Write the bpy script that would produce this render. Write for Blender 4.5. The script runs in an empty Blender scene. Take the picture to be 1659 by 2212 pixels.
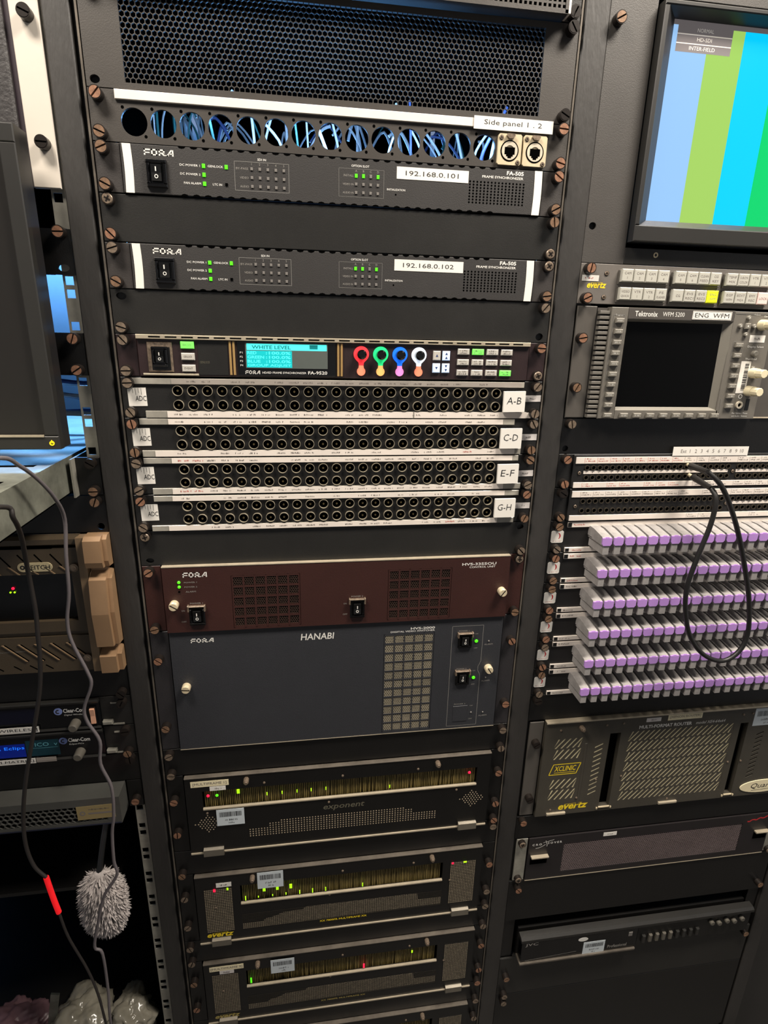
import bpy, bmesh, math, random
from mathutils import Matrix, Vector
random.seed(7)
scene = bpy.context.scene
C = scene.collection
U = 44.45                     # one rack unit, mm
Z0 = 1.65                     # height of rack unit line 0 above the floor, m
CX = {'L': -514.5, 'C': 0.0, 'R': 514.5}   # rack centre lines, mm

# ------------------------------------------------------------------ camera
cam_d = bpy.data.cameras.new('camera')
cam = bpy.data.objects.new('camera', cam_d)
C.objects.link(cam)
R = Matrix(((0.98944013, -0.14323198, 0.02219957),
            (-0.02183558, -0.29871436, -0.95409273),
            (0.14328792, 0.9435329, -0.29868753)))      # rows: right, down, forward
right, down, fwd = R[0], R[1], R[2]
rot = Matrix((right, -down, -fwd)).transposed()
cam.matrix_world = Matrix.Translation((-0.04911937, -0.66618036, Z0 - 0.21764615)) @ rot.to_4x4()
cam_d.sensor_fit = 'VERTICAL'
cam_d.sensor_height = 36.0
cam_d.lens = 1221.11 / 2212 * 36.0
cam_d.clip_start = 0.02
scene.camera = cam

# ------------------------------------------------------------------ world, exposure
world = bpy.data.worlds.new('world')
scene.world = world
world.use_nodes = True
world.node_tree.nodes['Background'].inputs[0].default_value = (0.75, 0.70, 0.64, 1)
world.node_tree.nodes['Background'].inputs[1].default_value = 0.02
vs = scene.view_settings
vs.view_transform = 'Standard'
vs.look = 'None'
vs.gamma = 1.0
vs.use_curve_mapping = False
vs.exposure = 0.0

CEIL = 2.52
LAMPS = [((0.72, -0.46, CEIL - 0.03), 46.0, (1.0, 0.91, 0.80)),
         ((-0.62, -0.50, CEIL - 0.03), 33.0, (1.0, 0.91, 0.80))]
REAR_LAMP = ((-0.25, 1.02, 1.66), 20.0, (0.16, 0.47, 1.0))


def area(name, loc, energy, col, sx, sy, rotx):
    d = bpy.data.lights.new(name, 'AREA')
    d.shape = 'RECTANGLE'
    d.size = sx
    d.size_y = sy
    d.energy = energy
    d.color = col
    o = bpy.data.objects.new(name, d)
    C.objects.link(o)
    o.location = loc
    o.rotation_euler = (rotx, 0, 0)
    return o


for loc, e, col in LAMPS:
    area('ceiling_panel_light', (loc[0], loc[1], loc[2] - 0.02), e, col, 0.55, 0.28, 0)
for sg, e_ in ((-1, 1.0), (1, 0.55)):
    area('rear_tube_light', (REAR_LAMP[0][0], REAR_LAMP[0][1] + sg * 0.03, REAR_LAMP[0][2]), REAR_LAMP[1] * e_, REAR_LAMP[2], 1.5, 0.05, math.radians(90 * sg))

CABLE_FILL = (0.0, 0.019, Z0 + 0.0055)
area('added_cable_fill_light', (CABLE_FILL[0], CABLE_FILL[1] + 0.004, CABLE_FILL[2]), 0.7, (0.34, 0.60, 1.0), 0.40, 0.006, math.radians(75))  # added fill light, brightens the fronts of the cables behind the cut-outs


# ------------------------------------------------------------------ materials
def lin(c):
    return tuple(((v / 255) / 12.92 if v / 255 <= 0.04045 else ((v / 255 + 0.055) / 1.055) ** 2.4) for v in c)


MATS = {}


def mat(name, rgb, rough=0.5, metal=0.0, var=0.12, vscale=18.0, bump=0.0, bscale=900.0, spec=0.5, emit=0.0, ecol=None, alpha=1.0, trans=0.0, stretch=None):
    m = bpy.data.materials.new(name)
    m.use_nodes = True
    nt = m.node_tree
    b = nt.nodes['Principled BSDF']
    col = lin(rgb)
    tc = nt.nodes.new('ShaderNodeTexCoord')
    vec = tc.outputs['Object']
    if stretch:
        mp = nt.nodes.new('ShaderNodeMapping')
        mp.inputs['Scale'].default_value = stretch
        nt.links.new(vec, mp.inputs['Vector'])
        vec = mp.outputs['Vector']
    if var > 0:
        n = nt.nodes.new('ShaderNodeTexNoise')
        n.inputs['Scale'].default_value = vscale
        n.inputs['Detail'].default_value = 5
        n.inputs['Roughness'].default_value = 0.65
        nt.links.new(vec, n.inputs['Vector'])
        r = nt.nodes.new('ShaderNodeValToRGB')
        r.color_ramp.elements[0].position = 0.3
        r.color_ramp.elements[1].position = 0.72
        r.color_ramp.elements[0].color = tuple(c * (1 - var) for c in col) + (1,)
        r.color_ramp.elements[1].color = tuple(min(1, c * (1 + var)) for c in col) + (1,)
        nt.links.new(n.outputs['Fac'], r.inputs['Fac'])
        nt.links.new(r.outputs['Color'], b.inputs['Base Color'])
    else:
        b.inputs['Base Color'].default_value = col + (1,)
    b.inputs['Roughness'].default_value = rough
    b.inputs['Metallic'].default_value = metal
    b.inputs['Specular IOR Level'].default_value = spec
    b.inputs['Alpha'].default_value = alpha
    b.inputs['Transmission Weight'].default_value = trans
    if emit > 0:
        b.inputs['Emission Color'].default_value = lin(ecol or rgb) + (1,)
        b.inputs['Emission Strength'].default_value = emit
    if bump > 0:
        n2 = nt.nodes.new('ShaderNodeTexNoise')
        n2.inputs['Scale'].default_value = bscale
        n2.inputs['Detail'].default_value = 3
        nt.links.new(vec, n2.inputs['Vector'])
        bp = nt.nodes.new('ShaderNodeBump')
        bp.inputs['Strength'].default_value = bump
        bp.inputs['Distance'].default_value = 0.001
        nt.links.new(n2.outputs['Fac'], bp.inputs['Height'])
        nt.links.new(bp.outputs['Normal'], b.inputs['Normal'])
    MATS[name] = m
    return m


mat('post_black', (46, 44, 42), 0.48, var=0.4, vscale=9, bump=0.4, bscale=260, stretch=(1, 1, 0.25))
mat('panel_grey', (60, 57, 54), 0.5, var=0.15, vscale=10, bump=0.15)
mat('panel_black', (31, 30, 28), 0.4, var=0.2, vscale=12, bump=0.12)
mat('panel_dark', (13, 12, 11), 0.4, var=0.25, vscale=12, bump=0.12)
mat('vent_grey', (60, 56, 52), 0.45, var=0.1, bump=0.1)
mat('fs_grey', (46, 44, 43), 0.5, var=0.06, bump=0.2)
mat('fs_ear', (50, 46, 44), 0.5, var=0.08, bump=0.15)
mat('plum', (42, 29, 30), 0.42, var=0.1, bump=0.12)
mat('maroon', (52, 25, 20), 0.5, var=0.1, bump=0.25)
mat('slate', (44, 45, 49), 0.5, var=0.06, bump=0.25)
mat('slate_ear', (40, 38, 40), 0.5, var=0.06, bump=0.2)
mat('mf_black', (12, 11, 10), 0.35, var=0.25, bump=0.1)
mat('mf_card', (120, 104, 58), 0.6, var=0.5, vscale=60, stretch=(6, 1, 0.6))
mat('patch_black', (22, 21, 20), 0.5, var=0.15, bump=0.15)
mat('chassis', (10, 10, 10), 0.9, var=0.1, spec=0.0)
mat('void_black', (5, 5, 5), 0.9, var=0, spec=0.0)
mat('gloss_black', (10, 10, 11), 0.08, var=0)
mat('rubber_black', (22, 21, 20), 0.55, var=0.1)
mat('plastic_black', (20, 20, 20), 0.3, var=0.05)
mat('white_label', (224, 220, 212), 0.55, var=0.03)
mat('white_strip', (222, 212, 202), 0.5, var=0.05, vscale=30)
mat('grey_strip', (150, 142, 134), 0.5, var=0.08)  # on the A-B top strip this grey stands for shade
mat('cream_label', (226, 214, 178), 0.55, var=0.04)
mat('asset_label', (196, 204, 208), 0.35, var=0.04)
mat('clear_holder', (150, 146, 136), 0.2, var=0.2, vscale=40)
mat('ink', (26, 26, 28), 0.6, var=0)
mat('ink_grey', (120, 112, 106), 0.6, var=0)
mat('ink_red', (206, 92, 78), 0.6, var=0)
mat('ink_red2', (176, 40, 44), 0.6, var=0)
mat('print_white', (216, 214, 208), 0.5, var=0)
mat('print_dim', (140, 136, 130), 0.5, var=0)
mat('print_line', (120, 118, 114), 0.5, var=0)
mat('print_faint', (92, 88, 74), 0.5, var=0)
mat('print_yellow', (236, 206, 40), 0.5, var=0.03)
mat('steel', (210, 200, 180), 0.3, 0.2, var=0.1, vscale=60)
mat('zinc', (158, 155, 144), 0.42, 0.4, var=0.25, vscale=30)
mat('galvanised', (136, 138, 126), 0.42, 0.45, var=0.5, vscale=18)
mat('edge_steel', (186, 174, 152), 0.35, 0.4, var=0.15, vscale=40)
mat('copper', (142, 104, 82), 0.42, 0.3, var=0.45, vscale=300)
mat('bronze', (124, 97, 76), 0.42, 0.3, var=0.45, vscale=300)
mat('old_steel', (122, 107, 92), 0.38, 0.35, var=0.5, vscale=300)
mat('screw_body', (34, 29, 26), 0.35, 0.3, var=0.2)
mat('nickel', (216, 200, 168), 0.32, 0.25, var=0.12, vscale=100)
mat('gold', (196, 160, 104), 0.3, 0.5, var=0.1)
mat('jack_ring', (158, 149, 130), 0.32, 0.25, var=0.25, vscale=150)
mat('jack_pin', (120, 104, 70), 0.3, 0.5, var=0)
mat('link_grey', (152, 148, 146), 0.5, var=0.28, vscale=50, bump=0.1)
mat('link_dark', (60, 57, 55), 0.6, var=0.3, vscale=60)
mat('lavender', (176, 134, 204), 0.5, var=0.06)
mat('led_green', (70, 230, 20), 0.4, var=0, emit=1.1, ecol=(80, 255, 20))
mat('led_red', (240, 30, 70), 0.4, var=0, emit=1.4, ecol=(255, 20, 60))
mat('led_yellow', (230, 190, 20), 0.4, var=0, emit=1.2, ecol=(255, 215, 20))
mat('led_lime', (170, 230, 20), 0.4, var=0, emit=1.0, ecol=(170, 250, 20))
mat('led_off', (112, 108, 104), 0.5, var=0)
mat('btn_white', (180, 175, 166), 0.45, var=0.03, emit=0.12)
mat('btn_green', (110, 220, 90), 0.45, var=0, emit=0.55, ecol=(120, 240, 90))
mat('btn_arrow', (196, 214, 236), 0.45, var=0, emit=0.5, ecol=(190, 215, 245))
mat('btn_grey', (176, 174, 164), 0.45, var=0.03)
mat('btn_yellow', (222, 226, 30), 0.45, var=0.03, emit=0.35, ecol=(235, 240, 20))
mat('btn_pink', (226, 196, 190), 0.45, var=0.03)
mat('arrow_ink', (44, 60, 110), 0.5, var=0)
mat('glow_red', (240, 60, 66), 0.4, var=0, emit=0.75, ecol=(245, 40, 50))
mat('glow_green', (40, 210, 130), 0.4, var=0, emit=0.65, ecol=(20, 220, 120))
mat('glow_blue', (30, 110, 230), 0.4, var=0, emit=0.75, ecol=(10, 100, 240))
mat('glow_white', (230, 240, 250), 0.4, var=0, emit=0.7, ecol=(225, 238, 255))
mat('glow_salmon', (240, 130, 100), 0.4, var=0, emit=0.6, ecol=(250, 130, 95))
mat('glow_amber', (240, 170, 100), 0.4, var=0, emit=0.6, ecol=(250, 175, 95))
mat('glow_rose', (230, 130, 190), 0.4, var=0, emit=0.6, ecol=(235, 130, 200))
mat('lcd_base', (86, 92, 88), 0.15, var=0.08, emit=0.05)
mat('lcd_cyan', (20, 170, 176), 0.2, var=0, emit=0.45, ecol=(10, 185, 190))
mat('lcd_bright', (70, 220, 216), 0.2, var=0, emit=0.7, ecol=(80, 235, 230))
mat('lcd_dark', (8, 120, 126), 0.3, var=0, emit=0.15, ecol=(0, 110, 115))
mat('mon_bezel', (38, 37, 35), 0.42, var=0.08)
mat('mon_bezel_dark', (30, 29, 30), 0.4, var=0.06)
mat('mon_pale', (88, 84, 76), 0.5, var=0.06)  # paler grey of the recorder keys and buttons and the intercom knobs
mat('wfm_grey', (100, 96, 89), 0.5, var=0.05, bump=0.1)
mat('wfm_light', (120, 116, 107), 0.5, var=0.05, bump=0.1)
mat('wfm_dark', (70, 66, 62), 0.5, var=0.05)
mat('wfm_ear', (80, 76, 71), 0.45, var=0.1)
mat('wfm_knob', (214, 204, 172), 0.5, var=0.04)
mat('ctl_grey', (100, 95, 90), 0.5, var=0.06, bump=0.1)
mat('ctl_socket', (84, 80, 74), 0.5, var=0.06)
mat('router_grey', (64, 60, 52), 0.5, var=0.12, bump=0.2)
mat('filter_tan', (206, 194, 156), 0.7, var=0.25, vscale=90)
mat('cross_dark', (30, 26, 27), 0.45, var=0.1)
mat('cross_mesh', (104, 92, 92), 0.5, 0.2, var=0.15)
mat('mesh_silver', (150, 142, 124), 0.4, 0.3, var=0.15)
mat('mesh_dark', (60, 46, 40), 0.4, 0.2, var=0.2)
mat('dot_light', (176, 160, 134), 0.6, var=0.25, vscale=120)
mat('white_ear', (200, 192, 180), 0.5, var=0.04)
mat('leather_black', (44, 41, 41), 0.55, var=0.2, vscale=40, bump=0.6, bscale=300)
mat('leitch', (74, 63, 48), 0.5, var=0.12, bump=0.15)
mat('leitch_dark', (86, 72, 54), 0.5, var=0.1)
mat('leitch_light', (132, 110, 84), 0.42, var=0.08)
mat('handle_tan', (150, 120, 90), 0.42, 0.1, var=0.12)
mat('screen_off', (5, 5, 5), 0.2, var=0, spec=0.2)
mat('cable_grey', (100, 94, 96), 0.5, var=0.1)
mat('cable_dark', (38, 34, 32), 0.5, var=0.1)
mat('cable_black', (24, 23, 22), 0.45, var=0.1)
mat('cable_blue', (90, 110, 170), 0.4, var=0.2)
mat('cable_white', (232, 238, 244), 0.35, var=0.1)
mat('duster', (176, 168, 164), 0.8, var=0.4, vscale=70)
mat('plastic_bag', (120, 116, 104), 0.22, var=0.3, vscale=14)
mat('pink_bag', (120, 92, 98), 0.35, var=0.25, vscale=14)
mat('teal_display', (14, 50, 60), 0.15, var=0.1, emit=0.06)
mat('blue_display', (4, 30, 110), 0.15, var=0, emit=0.12, ecol=(0, 40, 190))
mat('blue_text', (30, 130, 255), 0.3, var=0, emit=0.9, ecol=(20, 110, 255))
mat('teal_text', (90, 150, 160), 0.3, var=0, emit=0.1)
mat('badge_blue', (120, 136, 190), 0.3, var=0.1)
mat('amp_face', (10, 11, 14), 0.25, var=0.1)
mat('navy_edge', (30, 34, 52), 0.4, var=0.1)
mat('amber_switch', (214, 160, 130), 0.4, var=0.2, emit=0.05)
mat('hex_front', (84, 84, 80), 0.42, 0.3, var=0.15)
mat('tan_label', (140, 124, 84), 0.6, var=0.08)
mat('wall_paint', (150, 156, 166), 0.8, var=0.05, bump=0.1)
mat('wall_dark', (46, 44, 42), 0.7, var=0.1)
mat('floor_tile', (70, 68, 66), 0.6, var=0.15)
mat('ceil_tile', (150, 148, 142), 0.85, var=0.05)
mat('lamp_face', (255, 240, 220), 0.5, var=0, emit=2.0, ecol=(255, 236, 214))
mat('lamp_frame', (210, 208, 202), 0.5, var=0)
mat('tube_blue', (150, 190, 255), 0.5, var=0, emit=2.0, ecol=(110, 170, 255))
mat('bar_white', (40, 60, 80), 0.25, var=0, emit=0.9, ecol=(158, 204, 252))
mat('bar_yellow', (40, 60, 20), 0.25, var=0, emit=0.9, ecol=(170, 214, 104))
mat('bar_cyan', (0, 60, 80), 0.25, var=0, emit=1.0, ecol=(0, 206, 255))
mat('bar_green', (0, 60, 30), 0.25, var=0, emit=0.95, ecol=(0, 212, 110))
mat('bar_magenta', (200, 60, 200), 0.25, var=0, emit=0.6)
mat('bar_red', (210, 40, 50), 0.25, var=0, emit=0.6)
mat('bar_blue', (30, 50, 210), 0.25, var=0, emit=0.6)
mat('bar_black', (14, 14, 16), 0.25, var=0)
mat('osd_grey', (100, 95, 95), 0.3, var=0, emit=0.3, ecol=(150, 142, 142))
mat('osd_line', (214, 208, 200), 0.3, var=0, emit=0.35)


# ------------------------------------------------------------------ mesh builder (all in mm)
class MB:
    """H given: third coordinate is mm BELOW the top edge; otherwise plain z."""

    def __init__(s, H=None):
        s.v, s.f, s.m, s.sm, s.H = [], [], [], [], H
        s.words = None

    def add(s, verts, faces, m=0, smooth=False):
        o = len(s.v)
        H = s.H
        if H is None:
            s.v += [tuple(p) for p in verts]
        else:
            s.v += [(p[0], p[1], H - p[2]) for p in verts]
        s.f += [tuple(o + i for i in f) for f in faces]
        s.m += [m] * len(faces)
        s.sm += [smooth] * len(faces)

    def box(s, x0, x1, y0, y1, b0, b1, c=0.0, m=0):
        if c <= 0:
            v = [(x0, y0, b0), (x1, y0, b0), (x1, y0, b1), (x0, y0, b1), (x0, y1, b0), (x1, y1, b0), (x1, y1, b1), (x0, y1, b1)]
            f = [(0, 1, 2, 3), (7, 6, 5, 4), (0, 4, 5, 1), (1, 5, 6, 2), (2, 6, 7, 3), (3, 7, 4, 0)]
        else:
            v = [(x0 + c, y0, b0 + c), (x1 - c, y0, b0 + c), (x1 - c, y0, b1 - c), (x0 + c, y0, b1 - c)]
            v += [(x0, y0 + c, b0), (x1, y0 + c, b0), (x1, y0 + c, b1), (x0, y0 + c, b1)]
            v += [(x0, y1, b0), (x1, y1, b0), (x1, y1, b1), (x0, y1, b1)]
            f = [(0, 1, 2, 3), (11, 10, 9, 8)]
            for a in (0, 4):
                for i in range(4):
                    j = (i + 1) % 4
                    f.append((a + i, a + 4 + i, a + 4 + j, a + j))
        s.add(v, f, m)
        return s

    def cyl(s, x, b, r, y0, y1, n=18, c=0.0, m=0, r1=None, sm=True):
        """cylinder along y, y0 is the front cap"""
        r1 = r if r1 is None else r1
        prof = [(y0, r - c), (y0 + c, r), (y1, r1)] if c > 0 else [(y0, r), (y1, r1)]
        rings = []
        for (y, rr) in prof:
            rings.append([(x + rr * math.cos(2 * math.pi * i / n), y, b + rr * math.sin(2 * math.pi * i / n)) for i in range(n)])
        for k in range(len(rings) - 1):
            v = rings[k] + rings[k + 1]
            s.add(v, [(i, (i + 1) % n, n + (i + 1) % n, n + i) for i in range(n)], m, sm)
        s.add(rings[0], [tuple(range(n))], m)
        s.add(rings[-1], [tuple(range(n - 1, -1, -1))], m)
        return s

    def ring(s, x, b, r0, r1, y0, y1, n=20, m=0):
        """tube along y with inner radius r0 and outer r1"""
        P = lambda r, y: [(x + r * math.cos(2 * math.pi * i / n), y, b + r * math.sin(2 * math.pi * i / n)) for i in range(n)]
        a, c_, d, e = P(r1, y0), P(r0, y0), P(r1, y1), P(r0, y1)
        q = [(i, (i + 1) % n, n + (i + 1) % n, n + i) for i in range(n)]
        s.add(a + c_, q, m)
        s.add(a + d, q, m, True)
        s.add(c_ + e, q, m, True)
        return s

    def prism(s, pts, y0, y1, m=0):
        n = len(pts)
        v = [(p[0], y0, p[1]) for p in pts] + [(p[0], y1, p[1]) for p in pts]
        f = [tuple(range(n)), tuple(range(2 * n - 1, n - 1, -1))] + [(i, (i + 1) % n, n + (i + 1) % n, n + i) for i in range(n)]
        s.add(v, f, m)
        return s

    def xprism(s, pts, x0, x1, m=0):
        """profile in (y, b), extruded along x"""
        n = len(pts)
        v = [(x0, p[0], p[1]) for p in pts] + [(x1, p[0], p[1]) for p in pts]
        f = [tuple(range(n)), tuple(range(2 * n - 1, n - 1, -1))] + [(i, (i + 1) % n, n + (i + 1) % n, n + i) for i in range(n)]
        s.add(v, f, m)
        return s

    def hole_cell(s, x0, x1, b0, b1, hx, hb, rx, rb, y0, y1, n=20, m=0, sq=False):
        """rectangular cell with an elliptic hole through it"""
        A = [2 * math.pi * i / n for i in range(n)]
        for cx_, cb_ in ((x0, b0), (x1, b0), (x0, b1), (x1, b1)):
            A.append(math.atan2(cb_ - hb, cx_ - hx) % (2 * math.pi))
        if sq:
            A += [math.atan2(sb * rb, sa_ * rx) % (2 * math.pi) for sa_ in (-1, 1) for sb in (-1, 1)]
        A = sorted(set(round(a, 6) for a in A))
        inn, out = [], []
        for a in A:
            ca, sa = math.cos(a), math.sin(a)
            if sq:
                t = min(rx / abs(ca) if abs(ca) > 1e-9 else 1e9, rb / abs(sa) if abs(sa) > 1e-9 else 1e9)
                inn.append((hx + t * ca, hb + t * sa))
            else:
                inn.append((hx + rx * ca, hb + rb * sa))
            t = 1e9
            if ca > 1e-9: t = min(t, (x1 - hx) / ca)
            if ca < -1e-9: t = min(t, (x0 - hx) / ca)
            if sa > 1e-9: t = min(t, (b1 - hb) / sa)
            if sa < -1e-9: t = min(t, (b0 - hb) / sa)
            out.append((hx + t * ca, hb + t * sa))
        k = len(A)
        v = [(p[0], y0, p[1]) for p in inn] + [(p[0], y0, p[1]) for p in out] + [(p[0], y1, p[1]) for p in inn] + [(p[0], y1, p[1]) for p in out]
        q = []
        for i in range(k):
            j = (i + 1) % k
            q += [(i, j, k + j, k + i), (i, 2 * k + i, 2 * k + j, j), (2 * k + i, 3 * k + i, 3 * k + j, 2 * k + j), (k + i, k + j, 3 * k + j, 3 * k + i)]
        s.add(v, q, m)
        return s

    def hexgrid(s, x0, x1, b0, b1, p, ratio, y0, y1, m=0):
        Rr = p / math.sqrt(3)
        dz = 1.5 * Rr
        row = 0
        b = b0 + Rr
        while b <= b1 - Rr * 0.6:
            x = x0 + p / 2 + (p / 2 if row % 2 else 0)
            while x <= x1 - p / 2 + 0.01:
                o = [(x + Rr * math.sin(math.pi / 3 * i), b + Rr * math.cos(math.pi / 3 * i)) for i in range(6)]
                n_ = [(x + Rr * ratio * math.sin(math.pi / 3 * i), b + Rr * ratio * math.cos(math.pi / 3 * i)) for i in range(6)]
                v = [(q[0], y0, q[1]) for q in o] + [(q[0], y0, q[1]) for q in n_] + [(q[0], y1, q[1]) for q in n_]
                f = []
                for i in range(6):
                    j = (i + 1) % 6
                    f += [(i, j, 6 + j, 6 + i), (6 + i, 6 + j, 12 + j, 12 + i)]
                s.add(v, f, m)
                x += p
            b += dz
            row += 1
        return s

    def bars(s, x0, x1, b0, b1, nx, nb, wx, wb, y0, y1, m=0):
        """grid of bars: nx openings across, nb down, bar widths wx / wb (outer bars included)"""
        px = (x1 - x0 - wx) / nx
        pb = (b1 - b0 - wb) / nb
        for i in range(nx + 1):
            s.box(x0 + i * px, x0 + i * px + wx, y0, y1, b0, b1, m=m)
        for j in range(nb + 1):
            s.box(x0, x1, y0 + 0.05, y1, b0 + j * pb, b0 + j * pb + wb, m=m)
        return s

    def tube(s, pts, r, n=8, m=0, sub=6, r_end=None):
        P = [Vector(p) for p in pts]
        path = []
        for i in range(len(P) - 1):
            p0, p1, p2, p3 = P[max(i - 1, 0)], P[i], P[i + 1], P[min(i + 2, len(P) - 1)]
            for k in range(sub):
                t = k / sub
                path.append(0.5 * ((2 * p1) + (p2 - p0) * t + (2 * p0 - 5 * p1 + 4 * p2 - p3) * t * t + (3 * p1 - p0 - 3 * p2 + p3) * t ** 3))
        path.append(P[-1])
        up = Vector((0.31, 0.2, 0.93))
        rings = []
        L = len(path)
        nrm = None
        for i, p in enumerate(path):
            t = (path[min(i + 1, L - 1)] - path[max(i - 1, 0)]).normalized()
            if nrm is None:
                nrm = t.cross(up).normalized()
            nrm = (nrm - t * nrm.dot(t)).normalized()
            bn = t.cross(nrm)
            rr = r if r_end is None else r + (r_end - r) * i / (L - 1)
            rings.append([p + rr * (math.cos(2 * math.pi * k / n) * nrm + math.sin(2 * math.pi * k / n) * bn) for k in range(n)])
        v = [tuple(q) for rg in rings for q in rg]
        f = []
        for i in range(L - 1):
            for k in range(n):
                f.append((i * n + k, i * n + (k + 1) % n, (i + 1) * n + (k + 1) % n, (i + 1) * n + k))
        s.add(v, f, m, True)
        s.add([tuple(q) for q in rings[0]], [tuple(range(n))], m)
        s.add([tuple(q) for q in rings[-1]], [tuple(range(n))], m)
        return s

    def line(s, x0, b0, x1, b1, w, y, m=0):
        d = math.hypot(x1 - x0, b1 - b0)
        nx, nb = -(b1 - b0) / d * w / 2, (x1 - x0) / d * w / 2
        s.add([(x0 + nx, y, b0 + nb), (x1 + nx, y, b1 + nb), (x1 - nx, y, b1 - nb), (x0 - nx, y, b0 - nb)], [(0, 1, 2, 3)], m)
        return s

    def rect(s, x0, x1, b0, b1, y, w, m=0):
        s.line(x0, b0, x1, b0, w, y, m)
        s.line(x1, b0, x1, b1, w, y, m)
        s.line(x1, b1, x0, b1, w, y, m)
        s.line(x0, b1, x0, b0, w, y, m)
        return s

    def flat(s, x0, x1, b0, b1, y, m=0):
        s.add([(x0, y, b0), (x1, y, b0), (x1, y, b1), (x0, y, b1)], [(0, 1, 2, 3)], m)
        return s

    def marks(s, x0, x1, b0, b1, y, m=0, cell=1.1):
        """print too small to read: a row of little letter-like strokes"""
        x = x0
        while x < x1 - cell * 0.5:
            w = cell * random.uniform(0.45, 0.8)
            if random.random() > 0.12:
                s.flat(x, min(x + w * 0.45, x1), b0 + random.uniform(0, 0.3) * (b1 - b0), b1, y, m)
                s.flat(x, min(x + w, x1), b0 + (b1 - b0) * random.choice((0, 0.38, 0.72)), b0 + (b1 - b0) * random.choice((0.95, 1.0)) if random.random() < 0.3 else b0 + (b1 - b0) * 0.55, y, m)
            x += cell
        return s

    def text(s, body, x0, x1, b0, b1, y, m=0, bold=0.0, shear=0.0, rotd=0.0, keep=None):
        """fit the text outline into the box x0..x1 (b0 top, b1 bottom); x1 None keeps the natural width"""
        v, f = text_mesh(body, bold, shear)
        if not v:
            return s
        mx0, mx1 = min(p[0] for p in v), max(p[0] for p in v)
        my0, my1 = min(p[1] for p in v), max(p[1] for p in v)
        sb = (b1 - b0) / max(1e-6, my1 - my0)
        sx = sb if x1 is None else (x1 - x0) / max(1e-6, mx1 - mx0)
        if keep == 'c':
            sx = sb
            x0 = (x0 + x1) / 2 - sx * (mx1 - mx0) / 2
        if keep == 'r':
            sx = sb
            x0 = x1 - sx * (mx1 - mx0)
        P = [(x0 + (p[0] - mx0) * sx, y, b1 - (p[1] - my0) * sb) for p in v]
        if rotd:
            cxm, cbm = (x0 + (x0 + (mx1 - mx0) * sx)) / 2, (b0 + b1) / 2
            ca, sa = math.cos(math.radians(rotd)), math.sin(math.radians(rotd))
            P = [(cxm + (p[0] - cxm) * ca - (p[2] - cbm) * sa, y, cbm + (p[0] - cxm) * sa + (p[2] - cbm) * ca) for p in P]
        if s.words is not None:
            w = MB(s.H)
            w.add(P, f, m)
            s.words.append(w)
        else:
            s.add(P, f, m)
        return s

    def mesh(s, name, mats):
        me = bpy.data.meshes.new(name)
        me.from_pydata([(a * 0.001, b * 0.001, c * 0.001) for a, b, c in s.v], [], s.f)
        for mm in ([mats] if isinstance(mats, str) else mats):
            me.materials.append(MATS[mm])
        me.polygons.foreach_set('material_index', s.m)
        me.polygons.foreach_set('use_smooth', s.sm)
        bm = bmesh.new()
        bm.from_mesh(me)
        bmesh.ops.recalc_face_normals(bm, faces=bm.faces)
        bm.to_mesh(me)
        bm.free()
        me.update()
        return me

    def build(s, name, mats, parent=None, loc=None):
        return obj(name, s.mesh(name, mats), parent, loc)


TXT = {}


def text_mesh(body, bold, shear):
    k = (body, bold, shear)
    if k in TXT:
        return TXT[k]
    cu = bpy.data.curves.new('t', 'FONT')
    cu.body = body
    cu.size = 1
    cu.resolution_u = 2
    cu.offset = bold
    cu.shear = shear
    o = bpy.data.objects.new('t', cu)
    C.objects.link(o)
    dg = bpy.context.evaluated_depsgraph_get()
    me = o.evaluated_get(dg).to_mesh()
    v = [tuple(p.co) for p in me.vertices]
    f = [tuple(p.vertices) for p in me.polygons]
    o.evaluated_get(dg).to_mesh_clear()
    bpy.data.objects.remove(o)
    bpy.data.curves.remove(cu)
    TXT[k] = (v, f)
    return TXT[k]


def obj(name, me, parent=None, loc=None):
    o = bpy.data.objects.new(name, me)
    C.objects.link(o)
    if parent is not None:
        o.parent = parent
    if loc is not None:
        o.location = tuple(c * 0.001 for c in loc)
    return o


def tag(o, label, cat, group=None, kind=None):
    if label: o['label'] = label
    if cat: o['category'] = cat
    if group: o['group'] = group
    if kind: o['kind'] = kind
    return o


def thing(name, label, cat, loc, group=None):
    o = bpy.data.objects.new(name, None)
    o.empty_display_size = 0.02
    C.objects.link(o)
    o.location = loc
    return tag(o, label, cat, group)


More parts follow.
